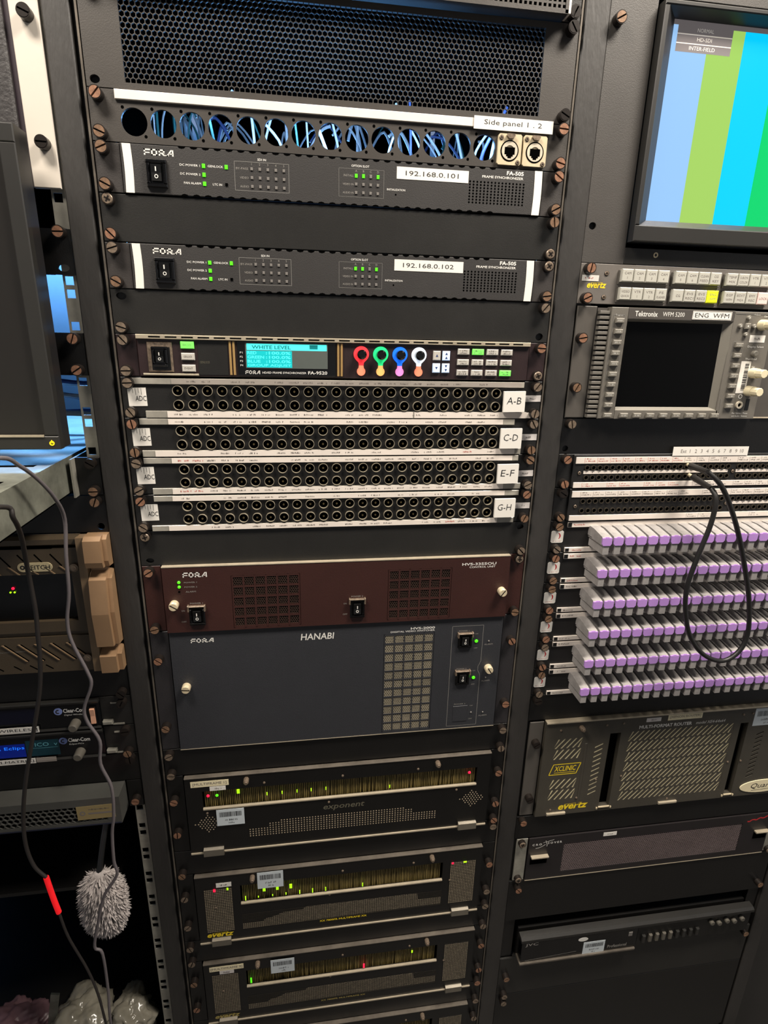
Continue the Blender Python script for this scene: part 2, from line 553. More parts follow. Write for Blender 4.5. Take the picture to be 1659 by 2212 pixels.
class Dev:
    """a rack unit: an Empty at its bottom centre; parts in mm, third coordinate mm below its top line"""

    def __init__(s, name, label, cat, rack, k, n, group=None, y=0.0):
        s.H = n * U
        s.k, s.n, s.rack = k, n, rack
        s.o = thing(name, label, cat, (CX[rack] / 1000, y / 1000, Z0 - (k + n) * U / 1000), group)

    def mb(s):
        return MB(s.H)

    def put(s, name, mesh, x, y, b, parent=None):
        return obj(name, mesh, parent or s.o, (x, y, s.H - b))

    def plate(s, m, holes=(), y0=-3.0, y1=0.0, x0=-241.3, x1=241.3, name='faceplate', mid=None):
        """faceplate with optional open mounting slots near either edge: (x, b, rx, rb)"""
        q = s.mb()
        b0, b1 = 0.45, s.H - 0.45
        hl = sorted([h for h in holes if h[0] < 0], key=lambda h: h[1])
        hr = sorted([h for h in holes if h[0] > 0], key=lambda h: h[1])
        xa, xb = x0, x1
        if hl:
            xa = -222.0
            _col(q, x0, xa, b0, b1, hl, y0, y1)
        if hr:
            xb = 222.0
            _col(q, xb, x1, b0, b1, hr, y0, y1)
        if mid:
            mid(q, xa, xb, b0, b1)
        else:
            q.box(xa, xb, y0, y1, b0, b1, c=0.5 if not (hl or hr) else 0)
        return q.build(name, m, s.o)

    def chassis(s, x0=-220, x1=220, depth=320, m='chassis', y0=0.3):
        return s.mb().box(x0, x1, y0, depth, 1.5, s.H - 1.5).build('chassis', m, s.o)


def _col(q, x0, x1, b0, b1, holes, y0, y1):
    cur = b0
    for i, (hx, hb, rx, rb) in enumerate(holes):
        nxt = b1 if i == len(holes) - 1 else (hb + holes[i + 1][1]) / 2
        q.hole_cell(x0, x1, cur, nxt, hx, hb, rx, rb, y0, y1, n=16)
        cur = nxt


# ------------------------------------------------------------------ shared small meshes
def screw_mesh(head, r=6.0, ph=False):
    q = MB()
    n = 22
    q.cyl(0, 0, r, -5.6, 0, n=n, m=0)
    if ph:
        q.cyl(0, 0, r * 0.86, -6.6, -5.6, n=n, c=0.8, m=1)
        q.box(-r * 0.5, r * 0.5, -6.75, -6.2, -0.8, 0.8, m=0)
        q.box(-0.8, 0.8, -6.75, -6.2, -r * 0.5, r * 0.5, m=0)
    else:
        g = 0.75
        for sg in (1, -1):
            rh = r - 0.9
            a0 = math.asin(g / rh)
            pts = [(rh * math.cos(a0 + (math.pi - 2 * a0) * i / 10), sg * rh * math.sin(a0 + (math.pi - 2 * a0) * i / 10)) for i in range(11)]
            q.prism(pts, -8.6, -5.6, m=1)
        q.ring(0, 0, r - 1.0, r, -8.3, -5.6, n=n, m=0)
    return q.mesh('screw', ['screw_body', head])


SCREW = {k: screw_mesh(h, ph=p) for k, h, p in (('c', 'copper', 0), ('b', 'bronze', 0), ('s', 'old_steel', 0), ('p', 'old_steel', 1), ('d', 'screw_body', 0))}


def screw(dev, x, b, kind='b', y=-3.0, parent=None, s=1.0):
    o = dev.put('screw', SCREW[kind], x, y, b, parent)
    o.rotation_euler = (0, random.uniform(0, 6.28), 0)
    if s != 1.0:
        o.scale = (s, s, s)
    return o


XS = 232.55


def screws(dev, spec, y=-3.0):
    for x, b, kind in spec:
        screw(dev, x, b, kind, y)


_q = MB()
_q.cyl(0, 0, 5.6, -7, 0, n=20, c=0.8)
_q.cyl(0, 0, 5.2, -9, -7, n=20, c=0.5)
_q.box(-5, 5, -9.08, -8.5, -0.7, 0.7, m=1)
THUMB = _q.mesh('thumb_screw', ['nickel', 'screw_body'])
_q = MB()
_q.cyl(0, 0, 3.8, -7, 0, n=16, c=0.8)
_q.cyl(0, 0, 2.6, -9, -7, n=16, c=0.5)
KNOBLET = _q.mesh('thumb_knob', 'old_steel')
_q = MB()
_q.cyl(0, 0, 1.7, -1.2, 0, n=12, c=0.4)
RIVET = _q.mesh('rivet', 'old_steel')


def led(dev, x, b, m, w=3.0, h=3.6, y=-3.0, name='indicator_light', rnd=False, parent=None):
    q = dev.mb()
    if rnd:
        q.cyl(x, b, w / 2, y - 1.2, y, n=14, c=0.5)
    else:
        q.box(x - w / 2, x + w / 2, y - 0.8, y, b - h / 2, b + h / 2, c=0.25)
    return q.build(name, m, parent or dev.o)


def label(dev, x0, x1, b0, b1, y, m='white_label', th=0.3, name='label', tilt=0.0):
    q = dev.mb()
    if tilt:
        t = math.radians(tilt)
        cxm, cb = (x0 + x1) / 2, (b0 + b1) / 2
        P = [(x0, b0), (x1, b0), (x1, b1), (x0, b1)]
        P = [(cxm + (a - cxm) * math.cos(t) - (c - cb) * math.sin(t), cb + (a - cxm) * math.sin(t) + (c - cb) * math.cos(t)) for a, c in P]
        q.prism(P, y - th, y)
    else:
        q.box(x0, x1, y - th, y, b0, b1)
    return q.build(name, m, dev.o)


def letter(dev, parent, m, fn, name='lettering'):
    """print on a surface; on a bare device every word becomes a part of its own"""
    q = dev.mb()
    q.words = [] if parent is None else None
    fn(q)
    if parent is None:
        for w in q.words:
            w.build(name, m, dev.o)
        if q.v:
            q.build(name, m, dev.o)
        return None
    return q.build(name, m, parent)


def barcode(dev, x0, x1, b0, b1, y, tilt=0):
    o = label(dev, x0, x1, b0, b1, y, 'asset_label', name='asset_sticker')
    w, h = x1 - x0, b1 - b0
    q = dev.mb()
    x = x0 + w * 0.1
    while x < x0 + w * 0.9:
        t = random.uniform(0.3, 1.1)
        q.flat(x, min(x + t, x0 + w * 0.92), b0 + h * 0.16, b0 + h * 0.46, y - 0.36)
        x += t + random.uniform(0.3, 0.8)
    q.marks(x0 + w * 0.3, x0 + w * 0.75, b0 + h * 0.6, b0 + h * 0.72, y - 0.36, cell=w * 0.035)
    q.marks(x0 + w * 0.42, x0 + w * 0.62, b0 + h * 0.8, b0 + h * 0.9, y - 0.36, cell=w * 0.035)
    q.build('barcode', 'ink', o)
    return o


def fora(q, x0, x1, b0, b1, y, m=0):
    """the maker's mark: F O R . A in square strokes"""
    W, h = x1 - x0, b1 - b0
    t = h * 0.24
    f = lambda a, c, d, e: q.flat(x0 + W * a, x0 + W * c, b0 + h * d, b0 + h * e, y, m)
    tw = 0.05
    f(0.0, tw, 0, 1); f(0, .22, 0, .24); f(0, .2, .5, .68)
    f(.25, .25 + tw, 0, 1); f(.45 - tw, .45, 0, 1); f(.25, .45, 0, .24); f(.25, .45, .8, 1)
    f(.5, .5 + tw, 0, 1); f(.5, .7, 0, .22); f(.7 - tw, .7, 0, .6); f(.5, .7, .5, .68)
    q.add([(x0 + W * .58, y, b0 + h * .66), (x0 + W * .65, y, b0 + h * .66), (x0 + W * .73, y, b1), (x0 + W * .66, y, b1)], [(0, 1, 2, 3)], m)
    f(.71, .84, .84, 1); f(.84, .97, .56, .72)
    q.add([(x0 + W * .75, y, b1), (x0 + W * .81, y, b1), (x0 + W * .97, y, b0), (x0 + W * .91, y, b0)], [(0, 1, 2, 3)], m)
    f(.95, 1.0, 0, 1)


def evertz(q, x0, x1, b0, b1, y, m=0):
    q.text('evertz', x0, x1, b0, b1, y, m, bold=0.03, shear=0.25)
    q.line(x0 + (x1 - x0) * .2, b0 + (b1 - b0) * .12, x0 + (x1 - x0) * .8, b0 + (b1 - b0) * .04, (b1 - b0) * .05, y, m)


def rocker(dev, x0, x1, b0, b1, y, guard=False, name='power_switch', bez='gloss_black'):
    """rocker switch: bezel frame, two-sided rocker marked I and O; guard adds a bright bracket"""
    q = dev.mb()
    w, h = x1 - x0, b1 - b0
    t = w * 0.17
    for a in ((x0, x1, b0, b0 + t), (x0, x1, b1 - t, b1), (x0, x0 + t, b0 + t, b1 - t), (x1 - t, x1, b0 + t, b1 - t)):
        q.box(a[0], a[1], y - 3.2, y, a[2], a[3], c=0.7)
    q.box(x0 + t * .5, x1 - t * .5, y - 0.4, y, b0 + t * .5, b1 - t * .5)
    o = q.build(name, bez, dev.o)
    r0, r1, s0, s1 = x0 + w * .26, x1 - w * .26, b0 + h * .2, b1 - h * .22
    mid = (s0 + s1) / 2
    q = dev.mb()
    q.xprism([(y - 0.5, s0), (y - 5.2, s0), (y - 3.4, mid), (y - 3.9, s1), (y - 0.5, s1)], r0, r1)
    q.build('rocker', 'plastic_black', o)
    q = dev.mb()
    xm = (r0 + r1) / 2
    ru = 0.5 * (y - 5.2 + y - 3.4) - 0.25
    q.flat(xm - w * .03, xm + w * .03, s0 + (mid - s0) * .3, s0 + (mid - s0) * .85, ru - 0.7)
    q.ring(xm, mid + (s1 - mid) * .45, h * .045, h * .075, y - 4.1, y - 3.9, n=14)
    q.build('lettering', 'print_white', o)
    if guard:
        q = dev.mb()
        q.box(x0 - 1, x1 + 1, y - 4.4, y, b0 - 1.6, b0 - 0.2, c=0.4)
        q.box(x0 - 1.2, x0 + 0.6, y - 5, y, b0 - 2.5, b0 + h * .22, c=0.4)
        q.box(x1 - 0.6, x1 + 1.2, y - 5, y, b0 - 2.5, b0 + h * .22, c=0.4)
        q.build('switch_guard', 'old_steel', o)
    return o


# ------------------------------------------------------------------ the room
def struct(name, q, m):
    o = q.build(name, m)
    o['kind'] = 'structure'
    return o


XW, YB, YF = 1700, 1250, -2300
struct('floor', MB().box(-XW, XW, YF, YB, -60, 0), 'floor_tile')
struct('ceiling', MB().box(-XW, XW, YF, YB, CEIL * 1000, CEIL * 1000 + 60), 'ceil_tile')
struct('wall_back', MB().box(-XW, XW, YB, YB + 80, 0, CEIL * 1000), 'wall_paint')
struct('wall_front', MB().box(-XW, XW, YF - 80, YF, 0, CEIL * 1000), 'wall_paint')
struct('wall_left', MB().box(-XW - 80, -XW, YF, YB, 0, CEIL * 1000), 'wall_paint')
struct('wall_right', MB().box(XW, XW + 80, YF, YB, 0, CEIL * 1000), 'wall_paint')

struct('wall_right_light_block', MB().box(790, XW, 20, 100, 0, CEIL * 1000), 'wall_dark')  # added wall, keeps the blue rear light from spilling round the racks
struct('wall_left_light_block', MB().box(-XW, -792, 20, 100, 0, CEIL * 1000), 'wall_dark')  # added on this side too, unseen, against the same spill

for i, (loc, e, col) in enumerate(LAMPS):
    t = thing('ceiling_lamp', ('warm white ceiling light panel above the racks, to the right', 'warm white ceiling light panel above the racks, to the left')[i], 'lamp', (loc[0], loc[1], loc[2] - 0.012))
    q = MB()
    for a in ((-300, 300, -160, -146), (-300, 300, 146, 160), (-300, -286, -146, 146), (286, 300, -146, 146)):
        q.box(a[0], a[1], a[2], a[3], 0, 42)
    q.build('frame', 'lamp_frame', t)
    MB().box(-286, 286, -146, 146, 8, 14).build('diffuser', 'lamp_face', t)
t = thing('tube_lamp', 'blue-white tube lamp on brackets from the wall behind the racks', 'lamp', (REAR_LAMP[0][0], YB / 1000, REAR_LAMP[0][2]))
yl = REAR_LAMP[0][1] * 1000 - YB
MB().tube([(-740, yl, 0), (0, yl, 0), (740, yl, 0)], 14, n=12).build('tube', 'tube_blue', t)
for x_ in (-745, 745):
    MB().box(x_ - 12, x_ + 12, yl - 16, 0, -16, 16).build('bracket', 'lamp_frame', t)

# ------------------------------------------------------------------ the three equipment racks
ZT, ZB = 2.10, 0.02


def rack(side, label, posts, closed, xl=-273, xr=273.5):
    cx = CX[side]
    t = thing('equipment_rack', label, 'rack', (cx / 1000, 0, 0), 'equipment racks standing side by side')
    hz0, hz1 = ZB * 1000, ZT * 1000
    for (x0, x1, y0) in posts:
        q = MB()
        q.box(x0, x1, y0, 60, hz0, hz1, c=1.2)
        q.build('upright_post', 'post_black', t)
    for sx in (-1, 1):
        q = MB()
        xa, xb = sorted((sx * 221, sx * (244.5 if side == 'C' else 240.9)))
        if side == 'L' and sx == 1:
            xa = 227.5
            k = -2.0
            while k < 33:
                for o_ in (6.35, 38.1):
                    zc = Z0 * 1000 - (k * U + o_)
                    up = 15.88 if o_ != 6.35 else 6.35
                    dn = 15.88 if o_ != 38.1 else 6.35
                    q.hole_cell(xa, xb, zc - dn, zc + up, 233.5, zc, 4.2, 4.2, 0.2, 2.2, n=4, sq=True)
                k += 1
            q.box(xb - 2, xb, 2.2, 40, hz0, hz1)
            q.build('mounting_rail', 'zinc', t)
        else:
            q.box(xa, xb, 1.0, 3.0, hz0, hz1)
            if side == 'C':
                ga, gb = sorted((sx * 236, sx * 249))
                q.box(ga, gb, 3.0, 5.0, hz0, hz1)  # added strip from rail to post, stops rear light leaking through the gap
                q.box(xb - 2 if sx > 0 else xa, xb if sx > 0 else xa + 2, -2.6, 1.0, hz0, hz1, m=1)
            q.build('mounting_rail', ['panel_dark', 'edge_rail'], t)
        q = MB()
        xa, xb = sorted((sx * 205, sx * 240))
        q.box(xa, xb, 700, 740, hz0, hz1)
        q.build('rear_post', 'panel_dark', t)
    MB().box(xl, xr, 0, 740, hz0 - 18, hz0 + 20).build('base', 'panel_dark', t)
    MB().box(xl, xr, 0, 740, hz1, hz1 + 20).build('top_cover', 'panel_dark', t)
    ku = {'C': -4.05, 'R': -3.05, 'L': -2.05}[side]
    MB().box(-240.5, 240.5, -3, .5, Z0 * 1000 - ku * U, hz1).build('added_upper_cover', 'panel_black', t)  # unseen cover, added to close the upper rack against light leaks
    if closed is not None:
        zc = (Z0 - closed * U / 1000) * 1000
        MB().box(-240, 240, 741, 745, hz0 + 20, zc).build('rear_light_block', 'panel_dark', t)  # added blocker, keeps the rear lamp out of the closed part
    if side == 'L':
        MB().box(-214, 240, 420, 424, hz0 + 20, Z0 * 1000 - 9.2 * U).build('bay_light_block', 'void_black', t)  # added blocker, keeps blue light off the lower bay
    if side == 'C':
        for sx in (-1, 1):
            a, b = sorted((sx * 258, sx * 262))
            MB().box(a, b, 62, 738, hz0 + 20, hz1).build('side_light_block', 'void_black', t)  # added blocker between the racks against the rear light
            a, b = sorted((sx * 240, sx * 262))
            MB().box(a, b, 60.5, 61.8, hz0 + 20, hz1).build('post_light_block', 'void_black', t)  # added filler, blocks light leaking past the front post
        MB().box(-240, 240, 741, 745, 1750, hz1).build('rear_light_block', 'void_black', t)  # added upper blocker, darkens what shows through mesh and cut-outs
    return t


mat('edge_rail', (104, 97, 88), 0.4, 0.4, var=0.35, vscale=30)
rack('C', 'tall black equipment rack between the two others, full of video gear', [(-272.5, -248.5, -5), (245.5, 273, -4)], 10)
rack('L', 'black equipment rack holding the desk monitor and the tan frame', [(-275, -246, -4)], 9, -275, 240.9)
rack('R', 'black equipment rack holding the colour-bar monitor and lavender plugs', [(246, 273, -4)], -9, -240.9, 273)


def blank(rack_, k, n, label, m='panel_black', holes=(), sc=(), name='blank_panel'):
    d = Dev(name, label, 'blank panel', rack_, k, n, 'plain blanking panels')
    d.plate(m, holes)
    # folded lip behind the edge stiffens the panel
    q = d.mb()
    q.box(-218, 218, 0, 9, 0.8, 2.2)
    q.box(-218, 218, 0, 9, d.H - 2.2, d.H - 0.8)
    q.build('folded_lip', m, d.o)
    screws(d, sc)
    return d


# ================================================================== CENTRE RACK
# --- perforated chassis at the very top
d = Dev('perforated_chassis', 'dark chassis with fine perforated front above the honeycomb panel', 'rack unit', 'C', -4, 2)
d.chassis()
d.mb().box(-241.3, -222, -3, 0, .5, d.H - .5).build('ear', 'panel_black', d.o)
d.mb().box(222, 241.3, -3, 0, .5, d.H - .5).build('ear', 'panel_black', d.o)
q = d.mb()
q.bars(-221, 221, 3, d.H - 3, 88, 17, 2.0, 2.0, -17, -16)
q.box(-222, 222, -17.5, -15.5, 0.5, 3.4)
q.box(-222, 222, -17.5, 0, d.H - 4, d.H - .6)
q.box(-222, -219, -17.5, 0, 1, d.H - 1)
q.box(219, 222, -17.5, 0, 1, d.H - 1)
q.build('perforated_front', 'vent_grey', d.o)
d.mb().box(-219, 219, -14, -12, 3, d.H - 3).build('filter', 'void_black', d.o)
d.mb().box(222.3, 224.6, -17.6, -3, 1, d.H - 1).build('edge_strip', 'white_strip', d.o)
mat('green_label', (186, 222, 170), 0.5, var=0.05)
o = label(d, 193, 207, 64, 76, -17.5, 'green_label', name='sticker')
screws(d, [(XS, 82.5, 'd'), (-XS, 82.5, 'd')])

# --- honeycomb vent panel
d = Dev('honeycomb_vent_panel', 'black rack panel with a wide honeycomb mesh of small holes', 'vent panel', 'C', -2, 2)


def honey_mid(q, xa, xb, b0, b1):
    q.box(xa, -206.5, -3, 0, b0, b1)
    q.box(206, xb, -3, 0, b0, b1)
    q.box(-206.5, 206, -3, 0, b0, 6.2)
    q.box(-206.5, 206, -3, 0, 83.2, b1)


d.plate('vent_grey', [(-233.5, 82.3, 4.6, 3.6)], mid=honey_mid)
d.mb().hexgrid(-209, 209, 4.2, 86, 5.05, 0.86, -2.7, -1.2).build('honeycomb_mesh', 'vent_grey', d.o)
screws(d, [(XS, 6.35, 'd'), (XS, 82.5, 'd'), (-XS, 6.35, 'b')])

# --- connector panel with fourteen empty round cut-outs and two network sockets
d = Dev('connector_panel', 'black 1U connector panel with fourteen empty round cut-outs and two network sockets', 'connector panel', 'C', 0, 1)
HX = [-201.5 + 27.02 * i for i in range(14)]


def vent_mid(q, xa, xb, b0, b1):
    q.box(xa, HX[0] - 13.5, -3, 0, b0, b1)
    for x in HX:
        q.hole_cell(x - 13.51, x + 13.51, b0, b1, x, 26.4, 12.1, 12.1, -3, 0, n=28)
    q.box(HX[-1] + 13.51, xb, -3, 0, b0, b1)


d.plate('vent_grey', mid=vent_mid)
q = d.mb()
for x in HX:
    for sg in (-1, 1):
        q.cyl(x + sg * 9.7, 26.4 + sg * 11.8, 1.5, -3.08, -2.9, n=10)
q.build('fixing_holes', 'void_black', d.o)['kind'] = 'stuff'
q = d.mb()
q.box(-217, 200, -5.2, -3, 0.6, 8.7, c=0.4)
o = q.build('label_strip', 'white_strip', d.o)
o = label(d, 136, 222.5, -1.2, 10.6, -5.8)
letter(d, o, 'ink', lambda q: q.text('Side panel 1 . 2', 147, 210, 1.6, 7.4, -6.2))
for x in (176.5, 204.5):
    q = d.mb()
    q.prism([(x - 13, 14.5), (x - 11.5, 13), (x + 11.5, 13), (x + 13, 14.5), (x + 13, 40.2), (x + 11.5, 41.7), (x - 11.5, 41.7), (x - 13, 40.2)], -6.2, -3)
    s_ = q.build('network_socket', 'nickel', d.o)
    d.mb().ring(x, 28.6, 8.8, 10.0, -6.4, -3, n=28).build('ring_gap', 'void_black', s_)
    q = d.mb()
    q.ring(x, 28.6, 5.0, 8.7, -6.9, -3, n=28)
    q.build('ring', 'steel', s_)
    q = d.mb()
    q.box(x - 5.6, x + 5.6, -7.0, -6.3, 25.4, 32.2)
    q.box(x - 3.7, x + 3.7, -7.0, -6.3, 32.2, 34)
    q.box(x - 2, x + 2, -7.0, -6.3, 34, 35.6)
    q.build('port', 'void_black', s_)
    q = d.mb()
    q.prism([(x - 4, 13.4), (x + 4, 13.4), (x + 4.6, 15.5), (x + 2, 17.8), (x - 2, 17.8), (x - 4.6, 15.5)], -9, -6)
    q.build('latch', 'old_steel', s_)
    for sg in (-1, 1):
        o = d.put('screw', SCREW['p'], x + sg * 9.7, -4.6, 28 + sg * 11.2, s_)
        o.scale = (.38, .38, .38)
screws(d, [(-XS, 6.35, 'c'), (-XS, 38.1, 'b'), (XS, 6.35, 'c'), (XS, 38.1, 'c')])


# --- frame synchronisers
def frame_sync(k, ip, lab):
    d = Dev('frame_synchronizer', lab, 'rack unit', 'C', k, 1, 'pair of grey frame synchronizers')
    d.chassis()
    d.mb().box(-241.3, -217.5, -3, 0, .5, d.H - .5, c=.5).build('ear', 'fs_ear', d.o)
    d.mb().box(217.5, 241.3, -3, 0, .5, d.H - .5, c=.5).build('ear', 'fs_ear', d.o)
    F = -4.6
    d.mb().box(-217, 217, F, 0, .6, d.H - .6, c=.6).build('front_panel', 'fs_grey', d.o)
    q = d.mb()
    for i in range(29):
        x = -159 + 11.4 * i
        for b, sg in ((0.55, 1), (d.H - 0.55, -1)):
            if b > 20 or x < 165:
                q.prism([(x - 3.6, b), (x - 2.6, b + sg * 1.3), (x, b + sg * 1.9), (x + 2.6, b + sg * 1.3), (x + 3.6, b)], F - .08, F + 1)
    q.build('vent_notches', 'void_black', d.o)['kind'] = 'stuff'
    for x0, x1 in ((-215, -207), (207.3, 215.8)):
        q = d.mb()
        n = 8
        P = [(x0 + 1.2 * math.sin(i / n * math.pi) * .6, .8 + (d.H - 1.6) * i / n) for i in range(n + 1)]
        q.prism(P + [(p[0] + x1 - x0, p[1]) for p in reversed(P)], F - .35, F)
        q.build('white_tape', 'white_label', d.o)
    T = F - .12
    letter(d, None, 'print_white', lambda q: (
        fora(q, -195, -167, 4.2, 9.7, T), q.text('DC POWER 1', -162, -142.5, 15.2, 17.2, T, bold=.01), q.text('DC POWER 2', -162, -142.5, 23, 25, T, bold=.01),
        q.text('FAN ALARM', -159, -142.5, 31, 33, T, bold=.01), q.text('GENLOCK', -135, -120, 15, 17, T, bold=.01), q.text('LTC IN', -131, -122, 31, 33, T, bold=.01),
        q.text('SDI IN', -86, -77.5, 6.4, 8.5, T, bold=.01), q.text('OPTION SLOT', 9, 27.5, 6.2, 8.3, T, bold=.01), q.text('INITIALIZATION', 46.5, 66, 26, 27.9, T, bold=.01),
        q.text('FA-505', 176, 195, 2.6, 6.6, T, bold=.03), q.text('FRAME SYNCHRONIZER', 149, 195, 8, 10.4, T, bold=.02)))
    letter(d, None, 'print_dim', lambda q: (
        q.text('BY-PASS', -107.5, -95.5, 15.2, 17.2, T), q.text('VIDEO', -104, -95.5, 23.3, 25.3, T), q.text('AUDIO', -104, -95.5, 31.2, 33.2, T),
        q.text('INSTALL', 1, 11.4, 15.3, 17.3, T), q.text('VIDEO IN', 0, 11.4, 23.3, 25.2, T), q.text('AUDIO IN', 0, 11.4, 31.2, 33.1, T),
        [q.text(str(i + 1), -92.7 + 8 * i, -91.3 + 8 * i, 10.8, 12.8, T, keep='c') for i in range(5)],
        [q.text('ABCD'[i], 13.2 + 7.6 * i, 14.8 + 7.6 * i, 10.8, 12.8, T, keep='c') for i in range(4)]), name='small_lettering')
    q = d.mb()
    q.rect(-109, -55, 10, 36, T, .45)
    q.build('outline', 'print_line', d.o)
    d.mb().rect(-4, 43, 10, 36, T, .3).build('outline', 'print_line', d.o)
    rocker(d, -194, -174.5, 13.3, 38, F)
    for x, b in ((-139, 16.2), (-139, 24), (-139, 32), (-117, 16)):
        led(d, x, b, 'led_green', y=F)
    led(d, -117.5, 31.5, 'void_black', y=F, w=2.6, h=2.6)
    for r in range(3):
        for i in range(5):
            led(d, -92 + 8 * i, 16.2 + 7.9 * r, 'led_off', y=F, w=2.6, h=2.8)
        for i in range(4):
            led(d, 14 + 7.6 * i, 16.3 + 7.8 * r, 'led_green' if r == 0 and i != 2 else 'led_off', y=F, w=2.6, h=3.4 if r == 0 else 2.8)
    led(d, 56, 31.5, 'void_black', y=F + .9, w=2.2, rnd=True, name='reset_hole')
    q = d.mb()
    for r in range(8):
        for i in range(16):
            q.cyl(136 + 4.0 * i, 14.6 + 2.85 * r, 1.05, F - .06, F + .4, n=8)
    q.build('speaker_holes', 'void_black', d.o)
    o = label(d, 56.5, 134, 5.2, 16.6, F)
    letter(d, o, 'ink', lambda q: q.text(ip, 66, 123, 8.6, 13, F - .4))
    return d


d = frame_sync(1, '192.168.0.101', 'grey frame synchronizer directly under the connector panel, labelled 192.168.0.101')
screws(d, [(-XS, 6.35, 'b'), (-XS, 38.1, 'b'), (XS, 6.35, 'c'), (XS, 38.1, 'b')])
blank('C', 2, 1, 'black blank panel between the two frame synchronizers', sc=[(-XS, 6.35, 'p'), (-XS, 38.1, 'c'), (XS, 6.35, 'b'), (XS, 38.1, 'p')])
d = frame_sync(3, '192.168.0.102', 'grey frame synchronizer between two blank panels, labelled 192.168.0.102')
screws(d, [(-XS, 6.35, 's'), (-XS, 38.1, 'b'), (XS, 6.35, 'p'), (XS, 38.1, 'b')])
blank('C', 4, 1, 'black blank panel just above the unit with coloured glowing knobs', holes=[(-231, 7, 5.2, 3.6), (231.5, 38, 4.6, 4.2)], sc=[(-XS, 38.1, 's'), (XS, 6.35, 's')])

# --- frame synchroniser with lit knobs
d = Dev('lit_frame_synchronizer', 'plum-coloured video processor with cyan display and glowing ring knobs', 'rack unit', 'C', 5, 1)
d.chassis()
d.mb().box(-241.3, -220.5, -3, 0, .5, d.H - .5, c=.5).build('ear', 'plum', d.o)
d.mb().box(220.5, 241.3, -3, 0, .5, d.H - .5, c=.5).build('ear', 'plum', d.o)
F = -5
d.mb().box(-220, 220, F, 0, 4, d.H - .8, c=.6).build('front_panel', 'plum', d.o)
q = d.mb()
q.box(-220, 220, F - 3, 0, 0.2, 4.8, c=.4)
o = q.build('top_strip', 'edge_steel', d.o)
q = d.mb()
for i in range(25):
    x = -207 + 16.9 * i
    q.box(x, x + 12, F - 3.1, F, 1.8, 3.2)
q.build('vent_slits', 'void_black', o)['kind'] = 'stuff'
d.mb().box(-216, -158, F - 1.5, 0, 40.6, 42.6, c=.3).build('bottom_trim', 'edge_steel', d.o)
q = d.mb()
q.box(-210, -184, F - 1, F, 7.5, 39, c=.5)
q.build('switch_plate', 'old_steel', d.o)
q = d.mb()
q.box(-206, -186.5, F - 1.15, F - .6, 13, 37)
q.build('switch_recess', 'plastic_black', d.o)
rocker(d, -205, -189, 12.5, 33, F - 1)
letter(d, None, 'ink', lambda q: q.text('POWER', -202, -193, 9.2, 11, F - 1.1))
for b, m, tx in ((10.4, 'btn_green', 'FRM.LOCK'), (22.4, 'btn_white', 'GENLOCK'), (34.7, 'btn_white', 'EVENT')):
    q = d.mb()
    q.box(-175, -161, F - 2.2, F, b - 3.7, b + 3.7, c=.7)
    o = q.build('button', m, d.o)
    letter(d, o, 'ink_grey', lambda q: q.text(tx, -172.5, -163.5, b - 1.1, b + 1.1, F - 2.35))
d.mb().box(-157.5, -126, F - .5, F, 5.5, 41.6).build('smoked_window', 'panel_black', d.o)
letter(d, None, 'print_faint', lambda q: q.text('GENLOCK', -156, -145.5, 27, 29.4, F - .6))
for x in (-124.5, -120.6, -6.2, -2.4):
    d.mb().box(x, x + 2.4, F - 1.6, F, 5.4, 41.4, c=.4).build('gold_bar', 'gold', d.o)
q = d.mb()
q.box(-116, -7.5, F - 1, F, 4.9, 41.8, c=.4)
disp = q.build('display', 'gloss_black', d.o)
S = F - 1.1
d.mb().flat(-107, -17, 6.8, 33.5, S).build('lcd', 'lcd_base', disp)
q = d.mb()
for b in (14.9, 19.4, 23.9, 28.4):
    q.flat(-106, -56.5, b, b + 4.45, S - .05)
q.build('lcd_field', 'lcd_cyan', disp)
q = d.mb()
q.flat(-105.5, -18, 7.4, 14.2, S - .05)
q.build('lcd_title_band', 'lcd_bright', disp)
letter(d, disp, 'lcd_dark', lambda q: (q.text('WHITE LEVEL', -100, -57.5, 9.2, 13, S - .1, bold=.02), q.flat(-37, -28, 8, 12.4, S - .1)), name='lcd_title')
letter(d, disp, 'lcd_bright', lambda q: (
    q.text('RED', -105, -95, 15.6, 18.9, S - .1, bold=.02), q.text(':100.0%', -85, -58, 15.6, 18.9, S - .1, bold=.02),
    q.text('GREEN', -105, -87, 20.1, 23.4, S - .1, bold=.02), q.text(':100.0%', -85, -58, 20.1, 23.4, S - .1, bold=.02),
    q.text('BLUE', -105, -91, 24.6, 27.9, S - .1, bold=.02), q.text(':100.0%', -85, -58, 24.6, 27.9, S - .1, bold=.02),
    q.text('GROUP ADJUST', -105, -57.5, 29.1, 32.4, S - .1, bold=.02)), name='lcd_text')
letter(d, disp, 'print_white', lambda q: (fora(q, -108, -92, 36.2, 40, S), q.text('HD/SD FRAME SYNCHRONIZER', -89.5, -41, 37.2, 39.4, S, bold=.01), q.text('FA-9520', -39, -17.5, 36.2, 39.8, S, bold=.02),
                                       [q.text('P%d' % (i + 1), -113, -110, 16.2 + 4.5 * i, 18.2 + 4.5 * i, S) for i in range(4)]))
